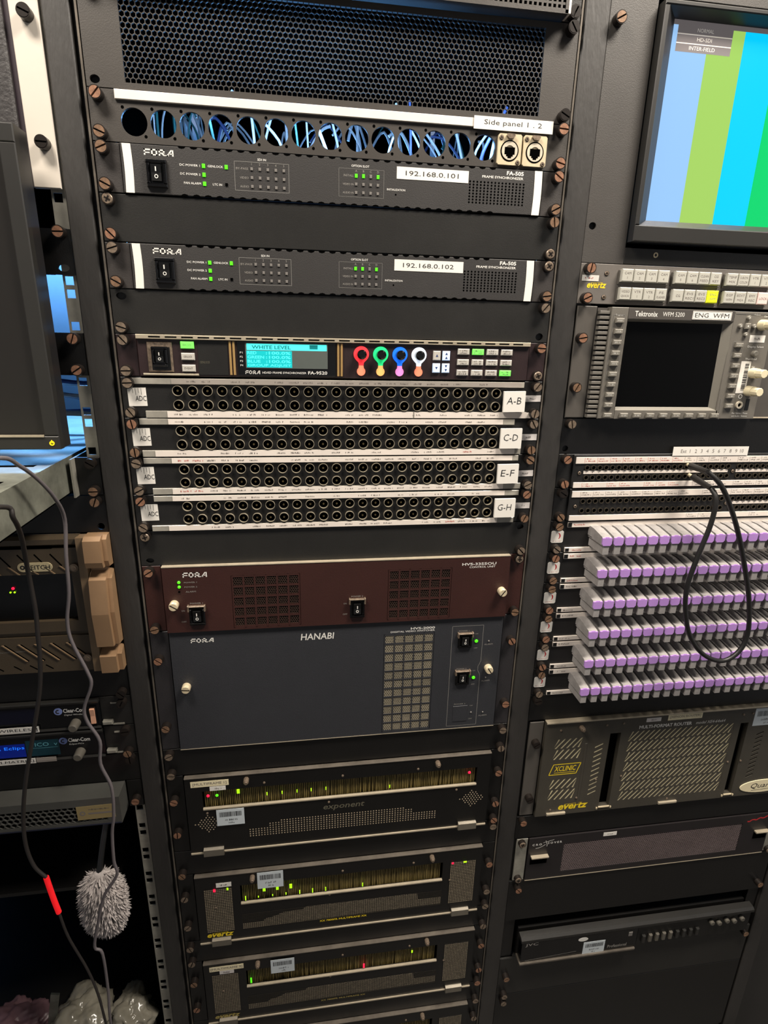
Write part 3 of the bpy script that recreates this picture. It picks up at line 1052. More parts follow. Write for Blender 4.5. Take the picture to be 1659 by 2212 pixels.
for x, g, l in ((21, 'glow_red', 'glow_salmon'), (43.2, 'glow_green', 'glow_amber'), (65.4, 'glow_blue', 'glow_rose'), (87.6, 'glow_white', 'glow_salmon')):
    q = d.mb()
    P, c1, c2, r1, r2 = [], 16.6, 35.6, 8.7, 4.8
    for i in range(21):
        a = math.radians(-222 + 264 * i / 20)
        P.append((x + r1 * math.cos(a), c1 + r1 * math.sin(a)))
    P += [(x + 3.0, 26), (x + 2.6, 29)]
    q.prism(P + [(x - 2.6, 29), (x - 3.0, 26)], F - 1.3, F)
    P = [(x + r2 * math.cos(math.radians(-125 + 25 * 0 + 0)), c2 + r2 * math.sin(math.radians(-125)))]
    P = [(x - 2.6, 29.0), (x + 2.6, 29.0)] + [(x + r2 * math.cos(math.radians(-52 + 284 * i / 14)), c2 + r2 * math.sin(math.radians(-52 + 284 * i / 14))) for i in range(15)]
    q.prism(P, F - 1.3, F, m=1)
    o = q.build('lit_surround', [g, l], d.o)
    q = d.mb()
    q.cyl(x, 16.8, 5.3, F - 9, F - 1.3, n=24, c=0)
    q.cyl(x, 16.8, 5.3, F - 11, F - 9, n=24, c=1.8)
    q.build('knob', 'gloss_black', d.o)
for ix, x in enumerate((108.4, 119.6)):
    for ib, b in enumerate((16.7, 30.6)):
        q = d.mb()
        q.box(x - 4.3, x + 4.3, F - 2.4, F, b - 5.2, b + 5.2, c=.8)
        o = q.build('arrow_button', 'btn_white' if (ix, ib) == (0, 0) else 'btn_arrow', d.o)
        q = d.mb()
        sg = 1 if ib == 0 else -1
        for o_ in ((0,) if ix == 0 else (-2.2, 2.2)):
            q.add([(x - 1.5, F - 2.5, b + o_ + sg * 1.3), (x + 1.5, F - 2.5, b + o_ + sg * 1.3), (x, F - 2.5, b + o_ - sg * 1.6)], [(0, 1, 2)])
        q.build('arrow', 'arrow_ink', o)
for r in range(3):
    for c in range(4):
        x, b = 140 + 17.4 * c, 11.8 + 11.8 * r
        q = d.mb()
        q.box(x - 6.9, x + 6.9, F - 2.2, F, b - 3.3, b + 3.3, c=.7)
        o = q.build('button', 'btn_green' if (r, c) in ((0, 1), (2, 3)) else 'btn_white', d.o)
        q = d.mb()
        q.marks(x - 4.6, x + 4.6, b - 2, b - .4, F - 2.35, cell=1.3)
        q.marks(x - 4.6, x + 4.6, b + .5, b + 2.1, F - 2.35, cell=1.3)
        q.build('lettering', 'ink_grey', o)
screws(d, [(-XS, 6.35, 's'), (-XS, 38.1, 's'), (XS, 6.35, 'c'), (XS, 38.1, 'p')])

# --- video patch panels
q = MB()
q.ring(0, 0, 5.2, 5.65, -3.4, 0, n=20, m=0)
q.cyl(0, 0, 5.2, -0.35, 0, n=20, m=1)
q.ring(0, 0, 0.5, 1.1, -2, -0.3, n=10, m=2)
JACK = q.mesh('jack', ['jack_ring', 'void_black', 'jack_pin'])
PX = [-182.2 + 15.91 * i for i in range(24)]


def strip_holder(d, b0, b1, xh0, xs0, xs1, xh1, m='white_strip', red=(), cut=None, dens=.8):
    q = d.mb()
    q.box(xh0, xh1, -5.2, -3, b0 - .4, b1 + .4, c=.3)
    o = q.build('label_holder', 'clear_holder', d.o)
    q = d.mb()
    if cut:
        q.box(xs0, cut - .8, -5.7, -5.2, b0, b1)
        q.box(cut + .8, xs1, -5.7, -5.2, b0, b1)
    else:
        q.box(xs0, xs1, -5.7, -5.2, b0, b1)
    q.build('paper_strip', m, o)
    q, q2 = d.mb(), d.mb()
    n2 = 0
    for i, x in enumerate(PX):
        if x < xs0 + 6 or x > xs1 - 8 or random.random() > dens:
            continue
        bb = (b0 + b1) / 2
        if i in red:
            q2.marks(x - 6, x + 6, bb - 1, bb + 1, -5.8, cell=1.4)
            n2 += 1
        else:
            q.marks(x - 5.5, x + 5, bb - .9, bb + .9, -5.8, cell=1.4)
    if q.v:
        q.build('lettering', 'ink_grey', o)
    if n2:
        q2.build('red_lettering', 'ink_red', o)


def patch_panel(k, name, tagb, strips, lab):
    d = Dev('video_patch_panel', lab, 'patch panel', 'C', k, 1, 'black video patch panels with two rows of round jacks')
    d.plate('patch_black')
    d.mb().box(-212, 212, 0.3, 90, 3, d.H - 3).build('rear_housing', 'chassis', d.o)
    for b in (14.7, 30.3):
        for x in PX:
            d.put('jack', JACK, x, -3, b)
    for a in strips:
        strip_holder(d, *a[:6], **a[6])
    o = label(d, -235.2, -215.8, 11.8, 31.8, -3.2, tilt=-1.0)
    letter(d, o, 'ink', lambda q: (q.text('ADC', -227.5, -216.2, 20.6, 26.2, -3.6), [q.line(-230 + 3 * i, 12.4, -229.8 + 3 * i, 17.5 + (i % 2) * 2, .35, -3.6) for i in range(4)]))
    o = label(d, 192.2, 219, 11.6, 36, -6.6, th=3.4, tilt=random.uniform(-1, 1))
    letter(d, o, 'ink', lambda q: q.text(name, 196, 214, 18.5, 26.5, -10.2, bold=-.01, shear=.1))
    o = label(d, 219.2, 241, tagb, tagb + 7.6, -3.2, m='grey_white', tilt=random.uniform(-2, 1))
    letter(d, o, 'ink_grey', lambda q: q.marks(227, 234.5, tagb + 2.7, tagb + 4.9, -3.7, cell=1.6))
    return d


mat('grey_white', (206, 200, 196), 0.5, var=0.04)
d = patch_panel(6, 'A-B', 16.8, [(1.8, 7.4, -231, -188, 214, 218, dict(m='grey_strip')), (37.2, 44, -218, -195, 232, 224, dict(cut=84))], 'video patch panel with handwritten card A-B beside its jacks')  # shade under the unit above is put into the top strip's grey
screws(d, [(-XS, 6.35, 's'), (-XS, 38.1, 's'), (XS, 6.35, 's'), (XS, 38.1, 's')])
d = patch_panel(7, 'C-D', 19.5, [(1.4, 7.3, -226, -195, 195, 210, dict(red=(23,), dens=.7)), (37.3, 43.8, -226, -212, 213, 221, dict(red=(21, 22), dens=.75))], 'video patch panel with handwritten card C-D beside its jacks')
screws(d, [(-XS, 6.35, 'c'), (-XS, 38.1, 'b'), (XS, 6.35, 's'), (XS, 38.1, 'b')])
d = patch_panel(8, 'E-F', 21, [(1.5, 7.3, -226, -195, 211, 219, dict(red=(0, 1))), (37.3, 43.8, -219, -197, 202, 225, dict(red=(0, 1), dens=.95))], 'video patch panel with handwritten card E-F beside its jacks')
screws(d, [(-XS, 6.35, 's'), (-XS, 38.1, 's'), (XS, 6.35, 'b'), (XS, 38.1, 's')])
d = patch_panel(9, 'G-H', 18.9, [(2, 7.8, -219, -198, 205, 224, dict(dens=.7)), (38.2, 44.2, -224, -205, 198, 220, dict(red=(20,), dens=.8))], 'video patch panel with handwritten card G-H beside its jacks')
screws(d, [(-XS, 6.35, 'c'), (-XS, 38.1, 's'), (XS, 6.35, 'c'), (XS, 38.1, 'b')])
blank('C', 10, 1, 'black blank panel between the G-H patch panel and the maroon unit', holes=[(-231, 38.1, 4.6, 3.4), (231.5, 7.5, 4.4, 3.8)], sc=[(-XS, 6.35, 'p'), (XS, 38.1, 's')])


# --- maroon control unit
def windows(d, x0, x1, b0, b1, nx, nb, wx, wb, y, frame_m, mesh_m, back='void_black', p=2.9, ratio=.72):
    q = d.mb()
    q.bars(x0, x1, b0, b1, nx, nb, wx, wb, y - .3, y + 1.2)
    o = q.build('vent_frame', frame_m, d.o)
    d.mb().hexgrid(x0, x1, b0, b1, p, ratio, y + .2, y + .9).build('vent_mesh', mesh_m, o)
    d.mb().flat(x0, x1, b0, b1, y + 1.1).build('vent_backing', back, o)


d = Dev('control_unit', 'maroon 2U control unit with two square-windowed vent grilles', 'rack unit', 'C', 11, 2)
d.chassis()
d.mb().box(-241.3, -220, -3, 0, .5, d.H - .5, c=.5).build('ear', 'maroon', d.o)
d.mb().box(221, 241.3, -3, 0, .5, d.H - .5, c=.5).build('ear', 'maroon', d.o)
F = -9
q = d.mb()
GR = ((-137, -54), (58.5, 141.5))
xs = [-218] + [v for g in GR for v in g] + [220]
for i in range(0, 6, 2):
    q.box(xs[i], xs[i + 1], F, -1, .5, d.H - .3)
for g in GR:
    q.box(g[0], g[1], F, -1, .5, 14.6)
    q.box(g[0], g[1], F, -1, 85.5, d.H - .3)
q.build('front_panel', 'maroon', d.o)
d.mb().box(-218, 220, F - .4, -1, .0, 1.0).build('top_edge', 'edge_steel', d.o)
for g in GR:
    windows(d, g[0] - .5, g[1] + .5, 14.2, 86, 6, 5, 2.4, 2.6, F + .3, 'maroon', 'mesh_dark', p=2.7, ratio=.74)
T = F - .12
letter(d, None, 'print_white', lambda q: (fora(q, -194, -165.5, 8, 14.5, T), q.text('HVS-3355OU', 155, 201, 8.6, 12.2, T, bold=.02), q.text('CONTROL UNIT', 165, 200, 13.4, 16, T, bold=.01)))
letter(d, None, 'print_dim', lambda q: (q.text('POWER 1', -193, -178, 20.2, 22, T), q.text('POWER 2', -193, -178, 26.2, 28, T), q.text('ALARM', -192, -180, 32.4, 34.4, T),
                                     q.text('POWER 1', -188, -173, 48.4, 50.4, T), q.text('ON', -199, -195, 58, 60, T), q.text('OFF', -200, -194, 73, 75, T),
                                     q.text('POWER 2', 11, 26, 48.4, 50.4, T), q.text('ON', 1, 5, 58, 60, T), q.text('OFF', 0, 6, 73, 75, T)), name='small_lettering')
led(d, -199, 20.6, 'led_green', 3.6, y=F, rnd=True)
led(d, -199, 26.6, 'led_green', 3.6, y=F, rnd=True)
led(d, -199.5, 33, 'void_black', 2.6, y=F, rnd=True)
d.put('thumb_screw', THUMB, -206.5, F, 49.5).rotation_euler = (0, .6, 0)
d.put('thumb_screw', THUMB, 211, F, 50).rotation_euler = (0, 2.2, 0)
rocker(d, -190, -171, 53.5, 78.5, F, True)
rocker(d, 9, 28, 53.5, 78.5, F, True)
screws(d, [(-XS, 6.35, 'c'), (-XS, 82.5, 'b'), (XS, 6.35, 'p'), (XS, 82.5, 'b')])

# --- slate video switcher
d = Dev('video_switcher', 'slate-grey 4U video switcher lettered HANABI with tall vent grille', 'rack unit', 'C', 13, 4)
d.chassis()
d.mb().box(-241.3, -219, -3, 0, .5, d.H - .5, c=.5).build('ear', 'slate_ear', d.o)
d.mb().box(220.5, 241.3, -3, 0, .5, d.H - .5, c=.5).build('ear', 'slate_ear', d.o)
F = -6
q = d.mb()
q.box(-217.5, 55.5, F, -1, 1, d.H - .6)
q.box(123.5, 219, F, -1, 1, d.H - .6)
q.box(55.5, 123.5, F, -1, 1, 20.4)
q.box(55.5, 123.5, F, -1, 173.5, d.H - .6)
q.build('front_panel', 'slate', d.o)
d.mb().box(-217.5, 219, F - .3, -1, d.H - .7, d.H + .2).build('bottom_edge', 'edge_steel', d.o)
windows(d, 55, 124, 19.8, 174, 5, 11, 1.8, 2.0, F + .3, 'slate', 'mesh_silver', p=2.75, ratio=.66)
T = F - .12
letter(d, None, 'print_white', lambda q: (fora(q, -192, -164, 11, 17, T), q.text('HANABI', -54.5, -11, 12.2, 21.5, T, bold=.012, shear=.12),
                                       q.text('HVS-2000', 91, 124, 11, 14.4, T, bold=.02), q.text('DIGITAL VIDEO SWITCHER', 64, 124, 15.4, 17.8, T, bold=.01)))
letter(d, None, 'print_dim', lambda q: (q.text('POWER 1', 158, 172, 19.6, 21.6, T), q.text('POWER 2', 158, 172, 78.6, 80.6, T), q.text('POWER 3', 158, 174, 136, 138, T),
                                     [(q.text('ON', 181, 185, b - 12, b - 10.2, T), q.text('OFF', 180.5, 185.5, b + 10, b + 11.8, T)) for b in (37, 94.6, 152)],
                                     [q.text('ALARM', 195, 207, b, b + 2.2, T) for b in (42, 100, 157.5)]), name='small_lettering')
q = d.mb()
y = T
P = [(148.5, 13), (192, 13), (192, 68), (190.8, 72), (188.5, 77), (188.5, 83), (190.8, 88), (192, 92), (192, 173), (148.5, 173), (148.5, 13)]
for a, b in zip(P, P[1:]):
    q.line(a[0], a[1], b[0], b[1], .6, y)
q.build('outline', 'print_line', d.o)
for b in (24.5, 83):
    rocker(d, 157, 176.5, b, b + 21, F, True)
d.mb().box(156.5, 178, F - .5, F, 140, 166, c=.4).build('blank_cover', 'slate', d.o)
led(d, 183.2, 37, 'led_green', 4.6, y=F, rnd=True)
led(d, 183.2, 94.6, 'led_green', 4.6, y=F, rnd=True)
led(d, 183.5, 152, 'led_off', 2.4, y=F, rnd=True)
for b in (38, 96, 153):
    led(d, 201, b, 'led_off', 2.2, y=F, rnd=True)
d.put('thumb_screw', THUMB, -202, F, 80).rotation_euler = (0, .1, 0)
d.put('thumb_screw', THUMB, 203, F, 80).rotation_euler = (0, 1.0, 0)
screws(d, [(-XS, 38.1, 'c'), (-XS, 139.7, 'b'), (XS, 38.1, 'c'), (XS, 139.7, 'c')])
blank('C', 17, 1, 'black blank panel under the slate-grey video switcher', 'panel_dark', sc=[(-XS, 6.35, 's'), (-XS, 38.1, 's'), (XS, 6.35, 's'), (XS, 38.1, 's')])


# --- card frames
def multiframe(k, lab, first=False, n=3):
    d = Dev('card_frame', lab, 'card frame', 'C', k, n, 'black card frames low in the rack')
    d.chassis(y0=26)
    d.mb().box(-241.3, -219, -3, 0, .5, d.H - .5, c=.5).build('ear', 'mf_black', d.o)
    d.mb().box(221, 241.3, -3, 0, .5, d.H - .5, c=.5).build('ear', 'mf_black', d.o)
    F = -8
    wx0, wx1 = (-195, 200) if first else (-153, 157.5)
    wb0, wb1 = (26, 56) if first else (26, 61)
    q = d.mb()
    q.box(-217, 220, F, -4, 3, wb0)
    q.box(-217, wx0, F, -4, wb0, wb1)
    q.box(wx1, 220, F, -4, wb0, wb1)
    q.box(-217, 220, F, -4, wb1, d.H - .5 if n < 3 else 133)
    door = q.build('door', 'mf_black', d.o)
    q = d.mb()
    q.box(-217, 220, F - 1, 0, 1.6, 3.2, c=.3)
    q.build('top_lip', 'edge_rail', d.o)
    q = d.mb()
    q.box(wx0, wx1, F - 1.6, F + 2, wb1 - 1.2, wb1 + 1.6, c=.4)
    q.build('window_sill', 'edge_steel', d.o)
    q = d.mb()
    q.box(-217, -199, F - 1.5, 0, 132.6, 135.4, c=.4)
    q.box(-171, 176, F - 1.5, 0, 132.6, 135.4, c=.4)
    q.box(204, 220, F - 1.5, 0, 132.6, 135.4, c=.4)
    q.build('bottom_edge', 'edge_steel', d.o)
    # cards seen behind the window
    q = d.mb()
    x = wx0 + 2
    while x < wx1 - 2:
        q.box(x, x + 1.5, -3.5 + random.uniform(0, 3), 19, wb0 + .5, wb1 + 6)
        x += 2.6
    q.build('cards', 'mf_card', d.o)
    d.mb().box(wx0 - 8, wx1 + 8, 20, 24, wb0 - 14, wb1 + 20).build('card_backplane', 'void_black', d.o)
    for x0, x1 in ((-199, -171), (176, 204)):
        q = d.mb()
        q.xprism([(F - 1, 125), (F - 5, 126), (F - 5, 137), (F - 1, 140), (F + 3, 140), (F + 3, 125)], x0, x1)
        q.build('latch', 'zinc_dull', d.o)
    for x in (-134, 138.5):
        d.put('thumb_knob', KNOBLET, x, F, 11)
    for x in (-190, -110, 0, 110, 170):
        d.put('rivet', RIVET, x, F, 19.5 if abs(x) < 150 else 63.5)
    d.put('rivet', RIVET, -20, F, 64)
    return d, F


mat('zinc_dull', (128, 122, 110), 0.45, 0.6, var=0.2)


def dots(d, cells, y, m='dot_light', w=2.0, h=1.8, name='vent_holes'):
    q = d.mb()
    for x, b in cells:
        q.prism([(x - w / 2, b), (x - w * .25, b - h / 2), (x + w * .25, b - h / 2), (x + w / 2, b), (x + w * .25, b + h / 2), (x - w * .25, b + h / 2)], y - .06, y + .3)
    o = q.build(name, m, d.o)
    o['kind'] = 'stuff'
    return o


d, F = multiframe(18, 'black card frame with two cream name strips and a row of amber slots', True)
g = []
for i in range(68):
    x = -133 + 4.06 * i
    top = 100 if x < -107 else (91.5 if x < -92 else 87)
    if x > 92: top = 92
    if x > 106: top = 100
    b = 112
    while b >= top:
        g.append((x, b))
        b -= 3.9
for cxm in (-190, 194):
    for r in range(9):
        for i in range(9):
            if abs(r - 4) + abs(i - 4) * .9 <= 4.2:
                g.append((cxm + 4.4 * (i - 4) + (2.2 if r % 2 else 0), 82.5 + 3.6 * (r - 4)))
dots(d, g, F)
letter(d, None, 'print_faint', lambda q: q.text('exponent', -28, 32, 69, 80, F - .1, bold=.01, shear=.2))
o = label(d, -209, -158, 8, 17.5, F - .3, 'cream_label', tilt=0)
letter(d, o, 'ink_grey', lambda q: q.text('[MULTIFRAME 1]', -206, -161, 10.4, 15.4, F - .75))
o = label(d, -184, -162.5, 18.6, 25.4, F - .3)
letter(d, o, 'ink_grey', lambda q: q.marks(-177, -168, 20.8, 23.4, F - .75, cell=1.6))
barcode(d, -177.5, -139.5, 58, 86, F - 2)
led(d, -187, 33.5, 'led_red', 4.2, y=F, rnd=True)
led(d, -175, 34, 'led_green', 4.0, y=F, rnd=True)
led(d, -146, 30.5, 'led_lime', 4, 7, y=F)
led(d, 188, 34, 'led_red', 4.2, y=F, rnd=True)
for x in (-107, -86, -65, -45, -24):
    led(d, x, 41, 'led_lime', 1.2, 5, y=F + 2)
led(d, 69, 48, 'led_lime', 1.2, 5, y=F + 2)
screws(d, [(-XS, 38.1, 'c'), (-XS, 95.2, 'c'), (XS, 38.1, 'c'), (XS, 95.2, 'c'), (XS, 127, 'c')])
blank('C', 21, 1, 'black blank panel under the frame marked exponent', 'panel_dark', sc=[(-XS, 38.1, 'b'), (XS, 6.35, 's')])


def side_grilles(d, F):
    for x0, x1 in ((-205.5, -164.5), (169.5, 211)):
        q = d.mb()
        q.bars(x0, x1, 27, 113.5, 15, 26, .6, .8, F - .5, F + .2)
        o = q.build('side_grille', 'mesh_black', d.o)
        d.mb().flat(x0, x1, 27, 113.5, F - .12).build('grille_filter', 'dot_light', o)


mat('mesh_black', (34, 31, 26), 0.4, 0.2, var=0.2)


def centre_grille(d, F, m='dot_light'):
    q = d.mb()
    P = [(-153, 113), (-153, 102), (-122, 102), (-118, 98), (-100, 94), (-96, 90), (-62, 88), (-58, 84), (118, 84), (120, 97), (157, 98), (157, 112)]
    q.prism(P, F - .12, F + .2)
    o = q.build('centre_grille', m, d.o)
    q = d.mb()
    x = -153
    while x < 158:
        q.box(x, x + .8, F - .4, F - .13, 83, 113.4)
        x += 2.9
    b = 84
    q.build('grille_bars', 'mesh_black', o)
    q = d.mb()
    while b < 114:
        q.box(-153, 157.5, F - .45, F - .13, b, b + .9)
        b += 2.9
    q.build('grille_bars', 'mesh_black', o)


d, F = multiframe(22, 'black card frame with two pale side grilles and three green digits')
side_grilles(d, F)
centre_grille(d, F)
letter(d, None, 'print_yellow', lambda q: (evertz(q, -206, -166.5, 114.5, 123.5, F - .2), q.text('XX 7800FR MULTIFRAME XX', -36, 38, 115.2, 119, F - .2, bold=.02)))
o = label(d, -187, -165, 16.5, 24.5, F - .3)
letter(d, o, 'ink_grey', lambda q: q.marks(-181, -171, 19, 22, F - .75, cell=1.6))
barcode(d, -127, -89, 3, 34, F - 2)
for x in (-118, -98.5, -78.5):
    led(d, x, 38, 'led_lime', 4, 8, y=F)
for x, h in ((-146, 8), (-127, 3), (-106, 3), (-86, 4), (-65.5, 7), (-46, 8), (-26, 7), (31, 7)):
    led(d, x, 53, 'led_lime', 1.4, h, y=F + 1)
led(d, -190, 29.5, 'led_red', 3, 5, y=F - .5)
led(d, -171, 29, 'led_lime', 2.4, 4, y=F - .5)
led(d, 173, 29, 'led_red', 3, 3, y=F - .5)
led(d, 193, 29, 'led_lime', 5, 2.4, y=F - .5)
screws(d, [(-XS, 38.1, 's'), (-XS, 95.2, 's'), (XS, 38.1, 'c'), (XS, 95.2, 's'), (XS, 127, 's')])
blank('C', 25, 1, 'black blank panel over the third card frame', 'panel_dark', sc=[(-XS, 6.35, 's'), (-XS, 38.1, 's'), (XS, 38.1, 's')])

d, F = multiframe(26, 'black card frame with cream name strip ending in 3 and a single red light')
side_grilles(d, F)
centre_grille(d, F)
mat('print_faint2', (170, 152, 84), 0.5, var=0)
letter(d, None, 'print_faint2', lambda q: (evertz(q, -206, -166.5, 117.5, 126, F - .2), q.text('XX 7800FR MULTIFRAME XX', -36, 38, 116.2, 119.6, F - .2, bold=.01)))
o = label(d, -208, -156, 9, 18.5, F - .3, 'cream_label')
letter(d, o, 'ink_grey', lambda q: q.text('[MULTIFRAME 3]', -206, -158, 11.4, 16.4, F - .75))
o = label(d, -193, -171, 19, 26, F - .3, 'grey_white')
letter(d, o, 'ink_grey', lambda q: q.marks(-187, -177, 21, 24, F - .75, cell=1.6))
barcode(d, -114, -77, 8, 37, F - 2)
led(d, -146, 50, 'led_green', 2.4, 11, y=F + 1)
led(d, 35, 52, 'led_red', 3, 9, y=F + 1)
led(d, 115, 34.5, 'led_lime', 2.4, 5, y=F + 1)
screws(d, [(-XS, 38.1, 'b'), (-XS, 95.2, 'c'), (XS, 38.1, 'c'), (XS, 95.2, 'c'), (XS, 127, 'c')])
blank('C', 29, 1, 'black blank panel over the lowest card frame', 'panel_dark', sc=[(-XS, 38.1, 's'), (XS, 38.1, 's')])
d, F = multiframe(30, 'lowest black card frame in the middle rack')
side_grilles(d, F)
barcode(d, -52, -9, 12, 40, F - 2)
label(d, -1, 27, 20, 30, F - .3)
screws(d, [(-XS, 38.1, 's'), (XS, 38.1, 's')])

# ================================================================== RIGHT RACK
# --- rack monitor with colour bars
d = Dev('rack_monitor', 'black rack-mounted monitor showing vertical colour bars', 'monitor', 'R', -3, 6)
H = d.H
d.plate('panel_grey', [(-233, 228.5, 4.4, 3.8)], x1=-190, name='left_ear', mid=lambda q, xa, xb, b0, b1: q.box(-222, -190, -3, 0, b0, b1))
d.mb().box(191, 241.3, -3, 0, .5, H - .5, c=.5).build('right_ear', 'panel_grey', d.o)
d.mb().box(-189.6, 190.6, -3, 0, .5, 14, c=.4).build('top_bracket', 'panel_grey', d.o)
q = d.mb()
q.box(-189.6, 190.6, -3, 0, 249, H - .5, c=.4)
br = q.build('bottom_bracket', 'panel_black', d.o)
q = d.mb()
q.ring(-151, 255.5, 1.6, 3.0, -3.5, -3, n=14)
q.build('fixing_hole', 'nickel', br)
d.mb().box(-188, 188, 6, 60, 16, 244).build('housing', 'void_black', d.o)
YB_ = -14
bz = (22, 228, -188, 188)          # b0, b1, x0, x1 of the frame outside
q = d.mb()
for a in ((-188, 188, 20, 24.5), (-188, 188, 227, 243.5), (-188, -182.5, 24.5, 227), (182.5, 188, 24.5, 227)):
    q.box(a[0], a[1], YB_, 6, a[2], a[3], c=1.0)
fr = q.build('bezel', 'mon_bezel', d.o)
q = d.mb()
o4 = [(-182.5, 24.5), (182.5, 24.5), (182.5, 227), (-182.5, 227)]
i4 = [(-168, 29.5), (168, 29.5), (168, 219.5), (-168, 219.5)]
v = [(x, YB_ + 1, b) for x, b in o4] + [(x, 0, b) for x, b in i4]
q.add(v, [(i, (i + 1) % 4, 4 + (i + 1) % 4, 4 + i) for i in range(4)])
q.build('inner_bezel', 'mon_bezel_dark', d.o)
q = d.mb()
for i in range(8):
    q.flat(-168 + 42 * i, -168 + 42 * (i + 1), 34, 219.5, 0.3, m=i)
q.flat(-168, 168, 29.5, 34, 0.3, m=8)
scr = q.build('screen', ['bar_white', 'bar_yellow', 'bar_cyan', 'bar_green', 'bar_magenta', 'bar_red', 'bar_blue', 'bar_black', 'osd_grey'], d.o)
q = d.mb()
for i in range(3):
    q.flat(-162.5, -98.5, 33.8 + 8.1 * i, 41 + 8.1 * i, 0.15)
q.build('menu_box', 'osd_grey', scr)
letter(d, scr, 'osd_line', lambda q: (q.text('NORMAL', -140, -121, 35.6, 39, 0.05), q.text('HD-SDI', -139, -122, 43.6, 47, 0.05), q.text('INTER-FIELD', -147, -117, 51.6, 55, 0.05),
                                   q.flat(-162.5, -98.5, 41, 41.9, .1), q.flat(-162.5, -98.5, 49.1, 50, .1)))
letter(d, fr, 'print_dim', lambda q: q.text('SONY', -18, 18, 231.5, 238.5, YB_ - .15, bold=.02))
label(d, -171, -128, -1, 9, -3.4)
screws(d, [(-XS, 38.1, 'b'), (XS, 38.1, 'b'), (XS, 228.6, 'b')])

# --- router control panel
d = Dev('button_panel', 'grey router control panel with rows of square white buttons, one yellow', 'control panel', 'R', 3, 1)
d.plate('ctl_grey', y0=-3.5)
d.chassis(depth=60)
ROWS = [['CAM/1', 'CAM/2', 'CAM/3', 'CAM/4', 'CAM/5', 'CAM/6', 'CLEAN/FEED', 'CG/KEY', 'TEMP/MIX', 'S.BOX/COLOR', 'VTR/1', 'VTR/2'],
        ['VIDEO/QUICK', 'VTR/1', 'VTR/2', 'FS/FLASHER', 'CG', 'EVS/REC1', 'EVS/REC2', 'ENG/WFM', 'EGF/WFM', 'EDIT/MGA', 'EMY/REC', 'LOCK']]
for r, b0 in ((0, 5.4), (1, 25.2)):
    for g_ in range(3):
        gx = -193.5 + 67 * g_
        q = d.mb()
        q.box(gx - 1.2, gx + 61.6, -6, -3.5, b0 + 1.0, b0 + 16.2, c=.5)
        q.build('button_row_base', 'ctl_socket', d.o)
        for i in range(4):
            x = gx + 15.1 * i
            tx = ROWS[r][g_ * 4 + i]
            m = 'btn_yellow' if tx == 'ENG/WFM' else ('btn_pink' if tx == 'LOCK' else 'btn_grey')
            q = d.mb()
            q.box(x, x + 14.2, -10.5, -6, b0, b0 + 13.8, c=.9)
            o = q.build('button', m, d.o)
            p = tx.split('/')
            letter(d, o, 'ink_grey', lambda q: [q.text(t, x + (14.2 - min(10.4, 2.7 * len(t))) / 2, x + (14.2 + min(10.4, 2.7 * len(t))) / 2,
                                                      b0 + (5.8 if len(p) == 1 else 3.2 + 5 * j), b0 + (8.4 if len(p) == 1 else 5.8 + 5 * j), -10.6, keep='c' if len(t) == 1 else None) for j, t in enumerate(p)])
letter(d, None, 'print_yellow', lambda q: evertz(q, -231.5, -207.5, 20.4, 26.8, -3.65))
o = label(d, -238.5, -218, 13, 19.4, -3.6)
letter(d, o, 'ink_red', lambda q: q.marks(-235, -224, 15.4, 17, -4, cell=1.5))
for b in (10.5, 36.3):
    o = d.put('panel_screw', SCREW['p'], -209, -1.5, b)
    o.scale = (.45, .45, .45)
screws(d, [(-XS, 6.35, 'c'), (-XS, 38.1, 'c')], y=-3.5)
screws(d, [(XS, 6.35, 'c'), (XS, 38.1, 'c')], y=-3.5)

# --- waveform monitor
d = Dev('waveform_monitor', 'grey half-width waveform monitor with a dark screen and three cream knobs', 'waveform monitor', 'R', 4, 3)
H = d.H
d.mb().box(-239.5, -215, -4, 0, 2, H - 1, c=.8).build('ear', 'wfm_ear', d.o)
d.mb().box(17, 241.3, -4, 0, 2, H - 1, c=.6).build('filler_plate', 'wfm_ear', d.o)
d.mb().box(17, 241.3, -5, -.5, H - 2.4, H - .6, c=.3).build('filler_edge', 'edge_steel', d.o)
d.mb().box(-213, 14, 0.3, 300, 3, H - 3).build('chassis', 'chassis', d.o)
F = -12
q = d.mb()
q.box(-214.5, -201, -4, 0, 3.5, H - 2)
rb = q.build('ribbed_side', 'wfm_dark', d.o)
for i in range(22):
    b = 7 + 5.75 * i
    d.mb().box(-214, -201, F + 2, -4, b, b + 3.6, c=.4).build('rib', 'wfm_grey', rb)
q = d.mb()
q.box(-201, -179.5, F, 0, 2.6, H - 1, c=.6)
q.box(-179.5, -42, F, 0, 2.6, 15.4)
q.box(-179.5, -40, F, 0, 122, H - 1)
q.box(-42, 13.5, F, 0, 3.2, H - 1, c=.6)
body = q.build('front_bezel', 'wfm_grey', d.o)
q = d.mb()
o4 = [(-179.5, 15.4), (-42, 15.4), (-40, 122), (-179.5, 122)]
i4 = [(-176, 18), (-50, 18), (-48.5, 118.5), (-176, 118.5)]
v = [(x, F, b) for x, b in o4] + [(x, F + 7, b) for x, b in i4]
q.add(v, [(i, (i + 1) % 4, 4 + (i + 1) % 4, 4 + i) for i in range(4)])
q.build('screen_surround', 'wfm_light', d.o)
d.mb().flat(-176.5, -48, 17.5, 119, F + 7.1).build('screen', 'screen_off', d.o)
d.mb().box(-179.5, -42, F - .25, F, 3.4, 14.8).build('title_strip', 'wfm_dark', d.o)
T = F - .35
letter(d, None, 'print_white', lambda q: (q.text('Tektronix', -171.5, -142.5, 6.2, 12.2, T, bold=.015), q.text('WFM 5200', -136, -108, 6.4, 11.4, T)))
o = label(d, -97.5, -46, 4.2, 13.8, F - .4)
